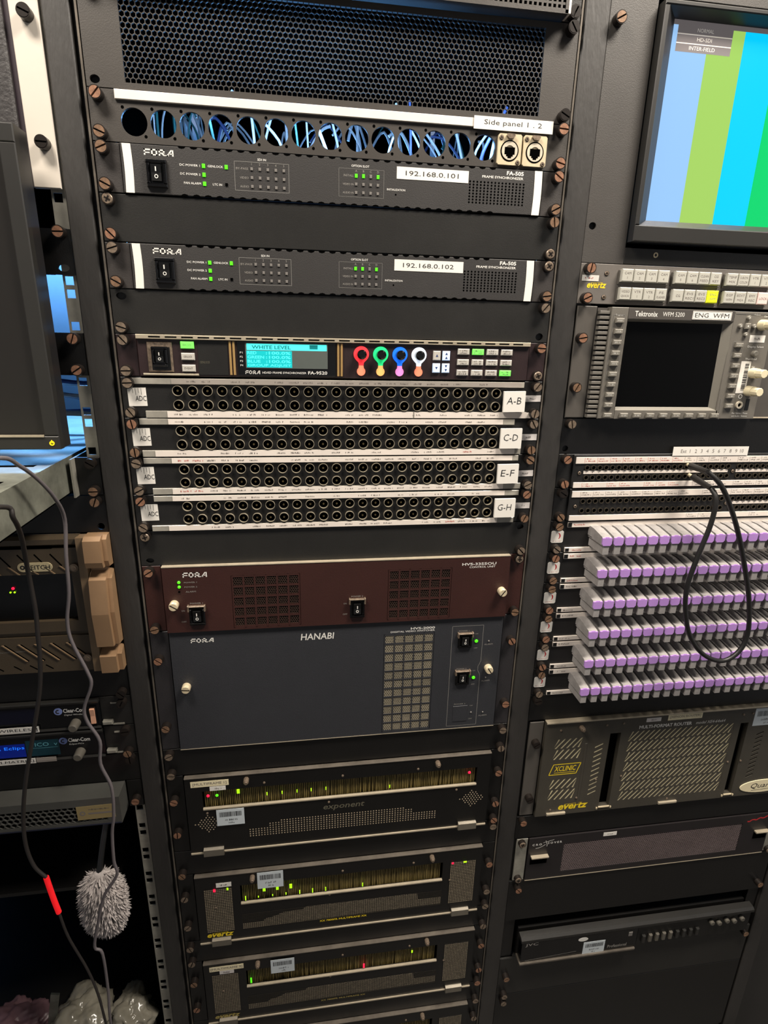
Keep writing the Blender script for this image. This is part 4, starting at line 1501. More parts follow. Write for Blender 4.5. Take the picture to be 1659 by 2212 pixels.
letter(d, o, 'ink', lambda q: (q.text('ENG  WFM', -94.5, -49.5, 6.4, 11.4, F - .8), q.rect(-96.8, -46.8, 4.9, 13.1, F - .75, .3)))
q = MB()
q.box(-5.2, 5.2, -3.2, 0, -2.7, 2.7, c=.7)
KEY = q.mesh('key', 'wfm_light')
TX = {}


def key(d, x, b, w=1.0):
    o = d.put('key', KEY, x, F, b)
    q = MB()
    q.marks(-3.2, 3.4, -.8, .9, -3.3, cell=1.2)
    obj('lettering', q.mesh('lettering', 'print_white'), o)
    return o


for i in range(9):
    key(d, -190.2, 17.5 + 12.25 * i)
key(d, -189.5, 128)
for i in range(8):
    key(d, -168 + 17.7 * i, 128)
for i in range(7):
    key(d, -29.5 + .5 * i, 42 + 12.3 * i)
for dx, db in ((0, 0), (0, -9.6), (0, 9.6), (-9.4, 0), (9.4, 0)):
    q = d.mb()
    if (dx, db) == (0, 0):
        q.box(-26.6, -19.4, F - 3, F, 16.4, 23.2, c=.7)
    else:
        q.cyl(-23 + dx, 19.8 + db, 2.6, F - 3, F, n=14, c=.6)
    o = q.build('key', 'wfm_light', d.o)
    q = d.mb()
    q.cyl(-23 + dx, 19.8 + db, 1.1, F - 3.1, F - 3, n=3 if (dx, db) != (0, 0) else 4)
    q.build('arrow', 'print_white', o)
q = d.mb()
q.rect(-197.5, -184, 11, 84, T, .5)
q.rect(-36, -22.5, 38, 60, T, .5)
q.rect(-40, 7, 5.8, 6.0, T, .4)
q.line(-38, 107, -36.5, 133, .5, T)
q.build('outline', 'print_line', d.o)
letter(d, None, 'print_white', lambda q: (q.text('Input', -195, -186, 10.2, 12.4, T), q.text('Adjust', -16, -7, 5.2, 7.4, T), q.text('General', -2, 9, 7, 9, T), q.text('Display Select', -16, 6, 42.4, 45.4, T),
                                       q.text('Thumbnail', -16, 0, 57, 59.2, T), q.text('Var', -5, 0, 66.4, 68.4, T), q.text('For Name / Phase', -19, 3, 124, 126, T), q.text('and Audio / Balance', -19, 3, 127.6, 129.6, T)), name='small_lettering')
q = d.mb()
q.cyl(-6, 51.6, 3.6, F - 5, F, n=16, c=1)
q.build('push_button', 'wfm_light', d.o)
for x, b in ((-3, 18), (-2, 75), (-3, 97)):
    q = d.mb()
    q.cyl(x, b, 6.0, F - 10, F, n=22, r1=6.4)
    q.cyl(x, b, 5.4, F - 20, F - 10, n=10, c=.7, sm=False)
    q.build('knob', 'wfm_knob', d.o)
o = label(d, -15.5, 5.5, 30, 38.5, F)
letter(d, o, 'ink_grey', lambda q: q.marks(-9, 0, 32.8, 35.6, F - .4, cell=1.7))
o = label(d, -20, -6.5, 61, 100, F, name='asset_sticker')
q = d.mb()
b = 64
while b < 97:
    t_ = random.uniform(.4, 1.6)
    q.flat(-14, -8.6, b, b + t_, F - .4)
    b += t_ + random.uniform(.4, 1.0)
q.build('barcode', 'ink', o)
q = d.mb()
q.ring(-12, 114.5, 2.6, 4.6, F - 2.5, F, n=20)
jk = q.build('headphone_jack', 'steel', d.o)
d.mb().cyl(-12, 114.5, 2.6, F - .3, F, n=16).build('bore', 'void_black', jk)
letter(d, None, 'print_white', lambda q: (q.ring(-12, 104, 2, 2.8, T, T, n=16)), name='headphone_mark')
d.mb().box(-2.5, 2.6, F - .4, F, 107, 121).build('usb_port', 'plastic_black', d.o)
screws(d, [(-XS, 38.1, 'c'), (-XS, 95.25, 'b')], y=-4)
screws(d, [(XS, 38.1, 'c'), (XS, 95.25, 'b')], y=-4)
blank('R', 7, 1, 'black blank panel between the waveform monitor and the audio patchbays', 'panel_dark', holes=[(-234, 38, 4, 4)], sc=[(-XS, 6.35, 's'), (XS, 6.35, 's')])

# --- audio patchbays (small jacks)
q = MB()
q.ring(0, 0, 2.5, 3.4, -1.6, 0, n=16, m=0)
q.cyl(0, 0, 2.5, -.3, 0, n=12, m=1)
mat('jack_ring2', (96, 88, 76), 0.35, 0.8, var=0.2)
TTJ = q.mesh('jack', ['jack_ring2', 'void_black'])
AX = [-203 + 8.66 * i for i in range(24)] + [12.5 + 8.66 * i for i in range(24)]


def patchbay(k, lab, mids, redtop):
    d = Dev('audio_patchbay', lab, 'patchbay', 'R', k, 1, 'pair of audio patchbays with small jacks')
    d.plate('patch_black')
    Y = -6
    d.mb().box(-222, 222, Y, -3, 1.2, d.H - .6, c=.4).build('jack_field', 'patch_black', d.o)
    for b in (17.8, 30.6):
        for x in AX:
            d.put('jack', TTJ, x, Y, b)
    for b0, b1, rd in ((4.0, 12.3, redtop), (36.8, 44.0, not redtop if k == 9 else True)):
        q = d.mb()
        q.box(-219, 219, Y - 1.2, Y, b0, b1, c=.2)
        o = q.build('paper_strip', 'white_strip', d.o)
        q, q2 = d.mb(), d.mb()
        for i in range(0, 48, 2):
            x = AX[i]
            t_ = q2 if (rd and i < 16) else q
            if random.random() < (.95 if k == 8 or b0 < 10 else .25):
                t_.marks(x - 2, x + 4.5, b0 + 1.4, b0 + 2.8, Y - 1.3, cell=1.3)
                t_.marks(x - 3, x + 10, b0 + 4.2, b0 + 5.8, Y - 1.3, cell=1.5)
                t_.flat(x - 4.6, x - 4.3, b0 + .6, b1 - .6, Y - 1.3)
        if q.v: q.build('lettering', 'ink_grey', o)
        if q2.v: q2.build('red_lettering', 'ink_red', o)
    for x0, x1 in mids:
        q = d.mb()
        q.box(x0, x1, Y - .6, Y, 21.8, 25.8)
        o = q.build('number_strip', 'white_strip', d.o)
        q = d.mb()
        for x in AX:
            if x0 + 2 < x < x1 - 2:
                q.marks(x - .8, x + .9, 23, 24.6, Y - .7, cell=1.2)
        if q.v: q.build('lettering', 'ink_grey', o)
    for x in (-212.5, 4.5, 213):
        o = d.put('panel_screw', SCREW['p'], x, Y + 1.6, 24.6)
        o.scale = (.42, .42, .42)
    return d


d = patchbay(8, 'audio patchbay with white number strips, black looped patch cord plugged in', [(-207, -3), (9, 207)], True)
screws(d, [(-XS, 6.35, 'c'), (-XS, 38.1, 'c'), (XS, 6.35, 'c'), (XS, 38.1, 'c')])
o = label(d, -88, 20, -8.8, 3.0, -7.3, th=.4)
letter(d, o, 'ink_grey', lambda q: (q.text('Ext', -77, -69, -5.4, -.8, -7.8), [q.text(str(i + 1), -65 + 8.3 * i, -63 + 8.3 * i, -5.4, -.8, -7.8, keep='c') for i in range(10)]))
d = patchbay(9, 'audio patchbay just above the rows of lavender plugs', [(9, 207)], False)
screws(d, [(-XS, 6.35, 'd'), (-XS, 38.1, 'b'), (XS, 6.35, 'd'), (XS, 38.1, 'b')])

# --- six patch panels filled with grey and lavender link plugs
q = MB()
q.box(-6.2, 6.2, -12, 0, -13, 0, c=.8)
q.xprism([(-36, -9.2), (-37, -8), (-37, 1.6), (-12, 1.6), (-12, -13), (-14, -13)], -6.3, 6.3)
q.prism([(-6.3, 1.6), (6.3, 1.6), (4.1, 4.6), (4.1, 14.4), (-4.1, 14.4), (-4.1, 4.6)], -37.6, -1)
LINKB = q.mesh('body', ['link_grey', 'link_dark'])
q = MB()
q.prism([(-6.5, -8.2), (6.5, -8.2), (6.5, -.2), (4.7, 2.2), (-4.7, 2.2), (-6.5, -.2)], -38.6, -36.4)
q.prism([(-3.4, -8.2), (-2.2, -9.2), (2.2, -9.2), (3.4, -8.2)], -38.3, -36.8)
LINKC = q.mesh('cap', 'lavender')
# MB() without H has z up: flip so that b grows downwards
for me_ in (LINKB, LINKC):
    for v_ in me_.vertices:
        v_.co.z = -v_.co.z
    me_.flip_normals()
ORD = ['topmost', 'second', 'third', 'fourth', 'fifth', 'lowest']
SC6 = [('b', 's'), ('c', 'b'), ('b', 'c'), ('b', 'c'), ('s', 'c'), ('b', 's')]
for r in range(6):
    k = 10 + r
    d = Dev('link_patch_panel', '%s of the six black panels behind the lavender plugs' % ORD[r], 'patch panel', 'R', k, 1, 'black panels carrying the lavender plugs')
    d.plate('patch_black')
    d.mb().box(-212, 212, 0.3, 90, 3, d.H - 3).build('rear_housing', 'chassis', d.o)
    for b0, b1 in ((2.2, 9.4), (38.0, 44.2)):
        q = d.mb()
        q.box(-218.5, 218, -5.4, -3, b0, b1, c=.3)
        o = q.build('paper_strip', 'white_strip', d.o)
        q = d.mb()
        q.marks(-210, -194, b0 + 2.5, b0 + 4.6, -5.5, cell=1.6)
        q.build('lettering', 'ink_red' if r < 2 else 'ink_grey', o)
        q = d.mb()
        q.box(-218.2, -213, -5.6, -5.3, b0 + .8, b1 - .8)
        q.build('end_clip', 'plastic_black', o)
    q = d.mb()
    x0, x1, b0, b1 = -239, -222, 14.2, 31
    q.prism([(x0 + 1.5, b0), (x1 - 1.5, b0), (x1, b0 + 1.5), (x1, b1 - 1.5), (x1 - 1.5, b1), (x0 + 1.5, b1), (x0, b1 - 1.5), (x0, b0 + 1.5)], -3.5, -3)
    o = q.build('sticker', 'white_label', d.o)
    q = d.mb()
    for i in range(9):
        a0, a1 = math.radians(-75 + 16 * i), math.radians(-75 + 16 * (i + 1))
        w0, w1 = .4 + 1.5 * math.sin(math.pi * i / 9), .4 + 1.5 * math.sin(math.pi * (i + 1) / 9)
        q.add([(-230.5 + (4.6) * math.cos(a0), -3.6, 21.6 + 4.6 * math.sin(a0)), (-230.5 + 4.6 * math.cos(a1), -3.6, 21.6 + 4.6 * math.sin(a1)),
               (-230.5 + (4.6 - w1) * math.cos(a1), -3.6, 21.6 + (4.6 - w1) * math.sin(a1)), (-230.5 + (4.6 - w0) * math.cos(a0), -3.6, 21.6 + (4.6 - w0) * math.sin(a0))], [(0, 1, 2, 3)])
    q.marks(-236.5, -225, 28, 29, -3.6, cell=1.2)
    q.build('red_emblem', 'ink_red2', o)
    screws(d, [(-XS, 6.35, SC6[r][0]), (-XS, 38.1, SC6[r][1]), (XS, 6.35, 'b'), (XS, 38.1, 'b')])
    for i in range(24):
        x = -181.5 + 15.91 * i
        t = thing('link_plug', 'grey link plug with lavender cap in the %s row of plugs' % ORD[r], 'plug', ((CX['R'] + x) / 1000, -.0031, Z0 - (k * U + 20.5) / 1000), '%s row of lavender link plugs' % ORD[r])
        obj('body', LINKB, t)
        obj('cap', LINKC, t)
blank('R', 16, 1, 'black blank panel between the lavender plugs and the router', 'panel_dark', sc=[(-XS, 6.35, 'd'), (XS, 6.35, 'd')])

# --- patch cord
CORD = [(444, -30, -368), (444, -55, -369), (459, -64, -385), (481, -66, -421), (500, -66, -459), (519, -66, -505), (533, -66, -545), (542, -66, -591), (534, -66, -619), (512, -66, -631), (482, -66, -619), (456, -66, -589), (441, -66, -547), (438, -66, -514), (444, -66, -476), (453, -66, -433), (455, -64, -402), (453, -55, -390), (457, -30, -386)]
base = Vector((452, -6, -371))
t = thing('patch_cord', 'black patch cord looping from the upper audio patchbay over the lavender plugs', 'cord', (base[0] / 1000, base[1] / 1000, Z0 + base[2] / 1000))
rel = [(p[0] - base[0], p[1] - base[1], p[2] - base[2]) for p in CORD]
MB().tube(rel[1:-1], 3.1, n=10, sub=6).build('cable', 'cable_black', t)
for a, b in (((0, 4, 0), rel[1]), ((5, 4, -13), rel[-2])):
    m_ = [a[i] + (b[i] - a[i]) * .25 for i in range(3)]
    MB().tube([m_, [m_[i] + (b[i] - m_[i]) * .5 for i in range(3)], b], 4.4, n=10, r_end=3.2).build('plug_boot', 'cable_black', t)
    MB().tube([a, m_], 2.3, n=10).build('plug_tip', 'nickel', t)


# --- multi-format router
def slot_band(d, x0, x1, rows, dx, pitch, w, F, m='router_grey', name='vent_slats'):
    """rows: list of (b0, b1); leaning slats with gaps w between, filter behind"""
    q = d.mb()
    for b0, b1 in rows:
        x = x0 - dx
        while x < x1:
            a = [(x, b1), (x + pitch - w, b1), (x + pitch - w + dx, b0), (x + dx, b0)]
            q.prism([(min(max(p[0], x0), x1), p[1]) for p in a], F + .05, F + .42)
            x += pitch
    for (a0, a1), (c0, c1) in zip(rows, rows[1:]):
        q.box(x0, x1, F, F + 2, a1, c0)
    o = q.build(name, m, d.o)
    o['kind'] = 'stuff'
    d.mb().flat(x0, x1, rows[0][0], rows[-1][1], F + .45).build('filter', 'filter_tan', o)


d = Dev('video_router', 'dark grey 4U router front with rows of slanting slots', 'router', 'R', 17, 4)
H = d.H
d.chassis()
d.mb().box(-237, -215.5, -3, 0, 3, H - 2, c=.6).build('ear', 'wfm_ear', d.o)
d.mb().box(222, 241, -3, 0, 3, H - 2, c=.6).build('ear', 'wfm_ear', d.o)
F = -8
q = d.mb()
XC = [(-214, -198), (-152, -131), (-118, -109), (-91.5, -78.5), (100, 111), (124.5, 144), (156, 222)]
for a, b in XC:
    q.box(a, b, F, 0, 2, H - 1.5)
BL = [(-198, -152, [(33, 70), (107, 146)]), (-131, -118, [(46, 143)]), (-109, -91.5, [(30, 168)]), (-78.5, 100, [(30, 160)]), (111, 124.5, [(31, 169)]), (144, 156, [(50, 140)])]
for x0, x1, hs in BL:
    c_ = 2
    for h0, h1 in hs:
        q.box(x0, x1, F, 0, c_, h0)
        c_ = h1
    q.box(x0, x1, F, 0, c_, H - 1.5)
door = q.build('front_door', 'router_grey', d.o)
d.mb().box(-214, 222, F - 3, 0, .4, 3.2, c=.5).build('top_edge', 'edge_steel', d.o)
slot_band(d, -198, -152, [(33, 50), (52, 70)], 14, 9.2, 3.0, F)
slot_band(d, -198, -152, [(107, 125), (127, 146)], 14, 9.2, 3.0, F)
rr = [(30 + 18.8 * i, 30 + 18.8 * i + 17.2) for i in range(7)]
rr[-1] = (rr[-1][0], 160)
slot_band(d, -78.5, 100, rr, 15, 8.9, 2.9, F)
rr = [(46 + 8.85 * i, 46 + 8.85 * i + 8.8) for i in range(11)]
q = d.mb()
for b0, b1 in rr:
    q.prism([(-131, b0), (-118, b0 - 0), (-118, b0 + .1), (-131, b1 - 2.6)], F + .05, F + 2)
    q.prism([(-131, b1), (-131, b1 - .05), (-118, b0 + 2.6), (-118, b1)], F + .05, F + 2)
q.build('vent_slats', 'router_grey', d.o)['kind'] = 'stuff'
d.mb().flat(-131, -118, 46, 143.5, F + .45).build('filter', 'filter_tan', d.o)
q = d.mb()
for i in range(11):
    b = 50 + 8.2 * i
    q.prism([(144, b), (156, b - 0), (156, b + .1), (144, b + 5)], F + .05, F + 2)
    q.prism([(144, b + 8.2), (144, b + 8), (156, b + 3), (156, b + 8.2)], F + .05, F + 2)
q.build('vent_slats', 'router_grey', d.o)['kind'] = 'stuff'
d.mb().flat(144, 156, 49, 141, F + 4).build('filter', 'chassis', d.o)
for x0, x1, b0, b1 in ((-109, -91.5, 30, 168), (111, 124.5, 31, 169)):
    d.mb().flat(x0, x1, b0, b1, -.2).build('window_slot', 'void_black', d.o)
    q = d.mb()
    q.box(x0 - .5, x1 + .5, F - 1.5, F, b1 - .4, b1 + 2.2, c=.4)
    q.box(x0 - 4, x0 - 2, F - 1.5, F, b1 + 1, b1 + 4)
    q.box(x1 + 2, x1 + 4, F - 1.5, F, b1 + 1, b1 + 4)
    q.build('slot_handle', 'nickel', d.o)
q = d.mb()
q.box(-148, -144, F - .7, F, 44, 158, c=.5)
q.build('raised_rib', 'router_grey', d.o)
T = F - .12
letter(d, None, 'print_yellow', lambda q: (evertz(q, -177, -128, 155.5, 167, T), q.text('XCLINIC', -192, -157, 82.4, 92, T, bold=.012, shear=.15), q.line(-192, 94.6, -158, 94.6, .9, T),
                                        [q.line(a[0], a[1], b[0], b[1], 1.3, T) for a, b in (((-194, 79), (-150, 79)), ((-150, 79), (-156, 98)), ((-156, 98), (-200, 98)), ((-200, 98), (-194, 79)))]))
letter(d, None, 'print_white', lambda q: (q.text('MULTI-FORMAT ROUTER', -63, 25, 20, 26, T, bold=.025), q.text('model XE4-64x64', 32, 82, 20.5, 25.6, T, shear=.2)))
letter(d, None, 'print_white', lambda q: q.text('XENON', 176, 214, 78, 90, T, bold=.02, shear=.1), name='model_lettering')
o = label(d, -17.5, 40, 4.2, 14.6, F, 'cream_label')
letter(d, o, 'ink_grey', lambda q: (q.text('[XENON ROUTER]', -14, 37, 6.6, 12.2, F - .4)))
o = label(d, -53, -29, 7.6, 14.4, F, 'grey_white')
letter(d, o, 'ink_grey', lambda q: q.marks(-46, -36, 9.8, 12.2, F - .4, cell=1.7))
barcode(d, 132, 176, 6, 38, F)
q = d.mb()
q.prism([(180 + 42 * math.cos(2 * math.pi * i / 32), 159 + 12.5 * math.sin(2 * math.pi * i / 32)) for i in range(32)], F - 1, F)
o = q.build('oval_badge', 'cream_label', d.o)
letter(d, o, 'ink', lambda q: (q.text('Quartz', 158, 204, 152.5, 164, F - 1.1, shear=.25), q.line(160, 166.5, 202, 165, .7, F - 1.1)))
d.put('thumb_knob', KNOBLET, -158, F, 14)
for x, b in ((-190, 17), (-117, 14), (-90, 13), (112, 15), (128, 14), (-149, 146), (-121, 114), (-79, 112), (-190, 165), (9, 166), (104, 104), (127, 104)):
    d.put('rivet', RIVET, x, F, b)
for x0, x1 in ((-196, -165), (-6, 26)):
    d.mb().box(x0, x1, F - 3, F, 170.5, 174.5, c=.6).build('latch', 'edge_steel', d.o)
for x, b in ((-54, 57), (-45, 56), (-60, 28.8), (27, 46), (33, 56), (26, 98), (-52, 92), (-170, 63), (60, 36)):
    led(d, x, b, 'led_lime', 2.6, 2.2, y=F + 1.5)
screws(d, [(-226.5, 38.1, 'd'), (-226.5, 139.7, 'd'), (226.5, 38.1, 'd'), (226.5, 139.7, 'd')])
blank('R', 21, 1, 'black blank panel between the router and the unit with a wide mesh', 'panel_dark', sc=[(-XS, 6.35, 'c'), (XS, 6.35, 'c')])

# --- crossover unit
d = Dev('mesh_fronted_unit', 'dark 2U unit with a wide fine mesh and metal ears', 'rack unit', 'R', 22, 2)
H = d.H
d.chassis()
d.mb().box(-236, -217.5, -3, 0, 2, H - 1, c=.5).build('ear', 'zinc', d.o)
d.mb().box(220, 238, -3, 0, 2, H - 1, c=.5).build('ear', 'zinc', d.o)
F = -5
q = d.mb()
q.box(-216, -156, F, 0, 1.5, H - 1)
q.box(166, 219, F, 0, 1.5, H - 1)
q.box(-156, 166, F, 0, 1.5, 18)
q.box(-156, 166, F, 0, 77, H - 1)
q.build('front_panel', 'cross_dark', d.o)
d.mb().hexgrid(-158, 168, 16, 80, 3.6, .7, F + .6, F + 1.6).build('mesh_grille', 'cross_mesh', d.o)
d.mb().flat(-156, 166, 18, 77, F + 2.2).build('mesh_backing', 'void_black', d.o)
d.mb().box(-216, 219, F - .4, 0, H - 1.2, H - .1).build('bottom_edge', 'edge_steel', d.o)
for x0, x1 in ((-211, -182), (192, 217)):
    d.mb().box(x0, x1, F - .1, F, 38, 55).build('handle_recess', 'void_black', d.o)
    d.mb().box(x0, x1, F - 6, F, 36, 38.6, c=.4).build('handle_lip', 'edge_steel', d.o)
T = F - .15
letter(d, None, 'print_white', lambda q: (q.text('C R O', -210, -194, 12.6, 16.6, T, bold=.02), q.text('S O V E R', -184, -160, 11.6, 15.6, T, bold=.02),
                                       [q.line(-204 + 2 * 0 + 3.2 * i, 22 - (i * i) * .25, -204 + 3.2 * (i + 1), 22 - ((i + 1) ** 2) * .25, .8, T) for i in range(5)],
                                       [q.line(-188 + 3 * math.sin(.35 * i), 8 + 2.4 * i, -188 + 3 * math.sin(.35 * (i + 1)), 8 + 2.4 * (i + 1), .8, T) for i in range(5)],
                                       q.line(-192, 12, -174, 7.5, .7, T)))
letter(d, None, 'ink_red2', lambda q: [q.line(174 + 4 * i, 15 - i * .7 + 1.6 * math.sin(i * 1.9), 174 + 4 * (i + 1), 15 - (i + 1) * .7 + 1.6 * math.sin((i + 1) * 1.9), 2.6, T) for i in range(10)], name='red_script')
o = label(d, -89, -66, 5, 12, F)
letter(d, o, 'ink_grey', lambda q: q.marks(-82, -73, 7.4, 9.6, F - .4, cell=1.6))
screws(d, [(-228.5, 8, 'p'), (-228.5, 82, 'p'), (229, 8, 'p'), (229, 82, 'p')])
blank('R', 24, 2, 'black blank panel above the disc recorder', 'panel_dark', sc=[(-227, 13, 'c'), (229, 70, 'b')])

# --- disc recorder on a shelf
d = Dev('disc_recorder', 'black professional disc recorder with a row of small keys', 'disc recorder', 'R', 26.55, 1.44)
H = d.H
d.mb().box(-213, 216, 0, 300, 0, H, c=0).build('case', 'panel_dark', d.o)
q = d.mb()
q.xprism([(-3, 4), (-13, 5), (-17, 8), (-17, 13), (-3, 13)], -213, 225)
q.build('top_ridge', 'panel_black', d.o)
F = -16
d.mb().box(-211, 2, F, 0, 14, H - 6, c=.8).build('disc_door', 'gloss_black', d.o)
d.mb().box(-213, 0, F - 3, 0, H - 5, H - 1, c=.6).build('door_sill', 'edge_rail', d.o)
d.mb().box(5, 225, F + 4, 0, 13, H - 1, c=.6).build('control_front', 'panel_dark', d.o)
letter(d, None, 'print_dim', lambda q: (q.text('JVC', -205, -182, 16, 24, F - .1, bold=.01), q.text('Professional', -52, -16, 46, 53, F - .1, bold=.01), q.line(-203, 56, -110, 50, .6, F - .1)))
q = d.mb()
q.prism([(-100 + 9 * math.cos(2 * math.pi * i / 20), 24 + 4.4 * math.sin(2 * math.pi * i / 20)) for i in range(20)], F - .2, F)
q.build('disc_mark', 'print_white', d.o)
barcode(d, -98, -58, 32, 60, F)
led(d, -12, 26, 'led_off', 7, 9, y=F)
for i in range(9):
    q = d.mb()
    x = 14 + 13 * i
    q.box(x, x + 6, F, F + 4, 38, 54, c=1)
    q.build('key', 'mon_pale' if i in (1, 2, 3, 4) else 'mon_bezel', d.o)
for i in range(5):
    q = d.mb()
    q.cyl(146 + 15 * i, 28 + 3 * (i % 2), 4.4, F - 2, F + 4, n=14, c=1)
    q.build('button', 'mon_pale', d.o)
d = blank('R', 28, 2, 'black shelf front carrying the disc recorder', 'panel_black', sc=[(-229, 40, 'b'), (-229, 84, 's'), (229, 12, 'b')], name='shelf_front')
d.mb().box(-216, 218, 3, 300, 1, 3).build('shelf_tray', 'panel_dark', d.o)
blank('R', 30, 4, 'large black blank panel at the foot of the rack', 'panel_dark', sc=[(-229, 12, 's')])

# ================================================================== LEFT RACK
# --- unit with a white ear
d = Dev('white_eared_unit', 'black leather-textured unit with a white painted rack ear', 'rack unit', 'L', -2, 4)
H = d.H
for x0, x1 in ((214.5, 239.5), (-239.5, -214.5)):
    d.mb().box(x0, x1, -5, 0.1, .6, H - .6, c=.8).build('ear', 'white_ear', d.o)
d.mb().box(-209.5, 209.5, -9, 0, 1, H - 1, c=2).build('front_panel', 'leather_black', d.o)
mat('plum_line', (40, 28, 36), 0.5, var=0.1)
d.mb().box(-214.4, 214.4, -4, 0, 1, H - 1).build('inner_frame', 'plum_line', d.o)
d.chassis(depth=260)
for b in (38.1, 139.7):
    screw(d, 229.5, b, 'd', y=-5)
    screw(d, -229.5, b, 'd', y=-5)


def lpanel(k, n, label_, sc, holes=(), m='panel_dark', name='blank_panel'):
    return blank('L', k, n, label_, m, holes, sc, name)


lpanel(2.77, .98, 'narrow black panel in the gap beside the desk monitor, upper of two', [(XS, 4, 'c'), (-XS, 4, 'c')], holes=[(231, 36.5, 5.6, 3.6)])
lpanel(5, 1, 'narrow black panel in the gap beside the desk monitor, lower of two', [(XS, 6.35, 'c'), (XS, 38.1, 'c'), (-XS, 6.35, 'c')])

# --- pull-out shelf
d = Dev('equipment_shelf', 'galvanised pull-out shelf carrying the desk monitor', 'shelf', 'L', 8, 1)
d.mb().box(-206, 206, -330, 330, 0, 1.6).build('shelf_plate', 'galvanised', d.o)
for sx in (-1, 1):
    a, b = sorted((sx * 206, sx * 208))
    d.mb().box(a, b, -330, 330, -.6, 40).build('side_lip', 'galvanised', d.o)
    a, b = sorted((sx * 196, sx * 208))
    d.mb().box(a, b, -330, 330, 38.6, 40).build('lower_flange', 'galvanised', d.o)
    a, b = sorted((sx * 215, sx * 241))
    d.mb().box(a, b, -3, 0, .5, d.H - .5, c=.5).build('ear', 'panel_dark', d.o)
    a, b = sorted((sx * 213, sx * 215))
    d.mb().box(a, b, -14, 40, .5, d.H - .5).build('ear_bracket', 'zinc', d.o)
    screw(d, sx * XS, 6.35, 'd')
    screw(d, sx * XS, 38.1, 'b')
q = d.mb()
for i, (x0, x1, y0, y1) in enumerate(((110, 160, -70, -62), (60, 90, -100, -92), (150, 192, -120, -112), (150, 192, -50, -42))):
    q.box(x0, x1, y0, y1, -.15, 0)
q.build('vent_slots', 'void_black', d.o)['kind'] = 'stuff'
lpanel(9, 1, 'black blank panel between the pull-out shelf and the tan frame', [(XS, 6.35, 'b'), (-XS, 6.35, 'b')], holes=[(233.5, 37.5, 4, 4.2)])

# --- desk monitor
mz = Z0 - 8 * U / 1000
t = thing('desk_monitor', 'black desk monitor, switched off, on the galvanised shelf', 'monitor', (CX['L'] / 1000, 0, mz))
HM = 8 * U


def mm(q=None):
    return MB(HM)


mm().box(-240, 221, -40, -23, 47, 337, c=0).build('rear_shell', 'mon_bezel_dark', t)
q = mm()
for a in ((-240, 221, 47, 62), (-240, 221, 323.5, 337.5), (-240, -226, 62, 323.5), (207, 221, 62, 323.5)):
    q.box(a[0], a[1], -50, -40, a[2], a[3], c=1)
q.build('bezel', 'mon_bezel', t)
mat('screen_off2', (34, 32, 30), 0.3, var=0)
mm().box(-226, 207, -46.5, -40, 62, 323.5).build('screen', 'screen_off2', t)
mm().box(-226, 207, -51, -49, 322.4, 324.6).build('trim_line', 'edge_steel', t)
q = mm()
q.ring(213.5, 331, 1.4, 2.4, -50.6, -50, n=14)
q.box(213.1, 213.9, -50.6, -50, 327.8, 331)
q.build('power_light', 'led_yellow', t)
mm().box(-50, 30, -23, -5, 180, 354).build('stand_neck', 'mon_bezel_dark', t)
mm().box(-130, 110, -40, 100, 349, HM - .1, c=0).build('stand_base', 'mon_bezel_dark', t)

# --- tan card frame
d = Dev('tan_card_frame', 'tan-bronze 4U frame with sculpted handle and a dark window', 'card frame', 'L', 10, 4)
H = d.H
d.chassis()
F = -12
q = d.mb()
q.xprism([(0, 1), (-9, 1), (-14, 4), (-14, 10), (-10, 12.5), (0, 12.5)], -209, 209)
q.build('top_bar', 'leitch', d.o)
q = d.mb()
q.box(-209, 209, F, 0, 15, 47)
q.box(-209, -197, F, 0, 47, 108)
q.box(197, 209, F, 0, 47, 108)
q.box(-209, 209, F, 0, 108, 122)
q.box(-209, 209, F + 3, 0, 122, 128)
q.box(-209, 209, F, 0, 128, 176.5)
q.build('front_panel', 'leitch', d.o)
d.mb().box(60, 180, F - .2, F, 12.3, 15.5).build('dark_slot', 'void_black', d.o)  # black strip between top bar and front panel
d.mb().flat(-197, 197, 47, 108, F + 6).build('window', 'gloss_black', d.o)
for sx in (-1, 1):
    a, b = sorted((sx * 208, sx * 217))
    q = d.mb()
    q.prism([(a, 2), (b, 2), (b, 176), (a, 176)], F - 5, 0)
    q.build('side_rail', 'leitch_light', d.o)
    a, b = sorted((sx * 218, sx * 242))
    q = d.mb()
    P = [(-3, 0), (-18, 0), (-24, 4), (-25, 30), (-23, 37), (-9, 39), (-9, 45), (-22, 53), (-27, 95), (-24, 139), (-9, 141), (-9, 147), (-22, 154), (-21, 177), (-3, 177)]
    q.xprism(P, a + (0 if sx > 0 else 5), b - (5 if sx > 0 else 0))
    P2 = [(min(-3, p[0] + 6), p[1]) for p in P]
    q.xprism(P2, (b - 5) if sx > 0 else a, b if sx > 0 else a + 5)
    q.build('handle', 'handle_tan', d.o)
for b in (39, 158):
    d.put('knob', KNOBLET, 202, F, b).scale = (1.3, .6, 1.3)
q = d.mb()
for x in (62, 82, 102, 122, 142, 160, 177):
    for a, b, w in (((x, 22), (x + 11, 37), 1.7),):
        q.line(a[0], a[1], b[0], b[1], w, F - .1)
for x in (110, 128, 146, 164, 182):
    q.line(x, 137, x + 24, 160, 1.6, F - .1)
for x in (60, 78, 96, 116, 134, 152):
    q.line(x, 166, x + 8, 172, 1.5, F - .1)
q.build('grooves', 'void_black', d.o)['kind'] = 'stuff'
q = d.mb()
for x in (110, 128, 146, 164, 182):
    q.prism([(x - 3, 137), (x - 1.2, 137), (x + 22.8, 160), (x + 21, 160)], F - 1.2, F)
for x in (62, 82, 102, 122, 142, 160, 177):
    q.prism([(x + 8, 37), (x + 9.4, 37), (x + 20, 46.6), (x + 18, 46.6)], F - 1, F)
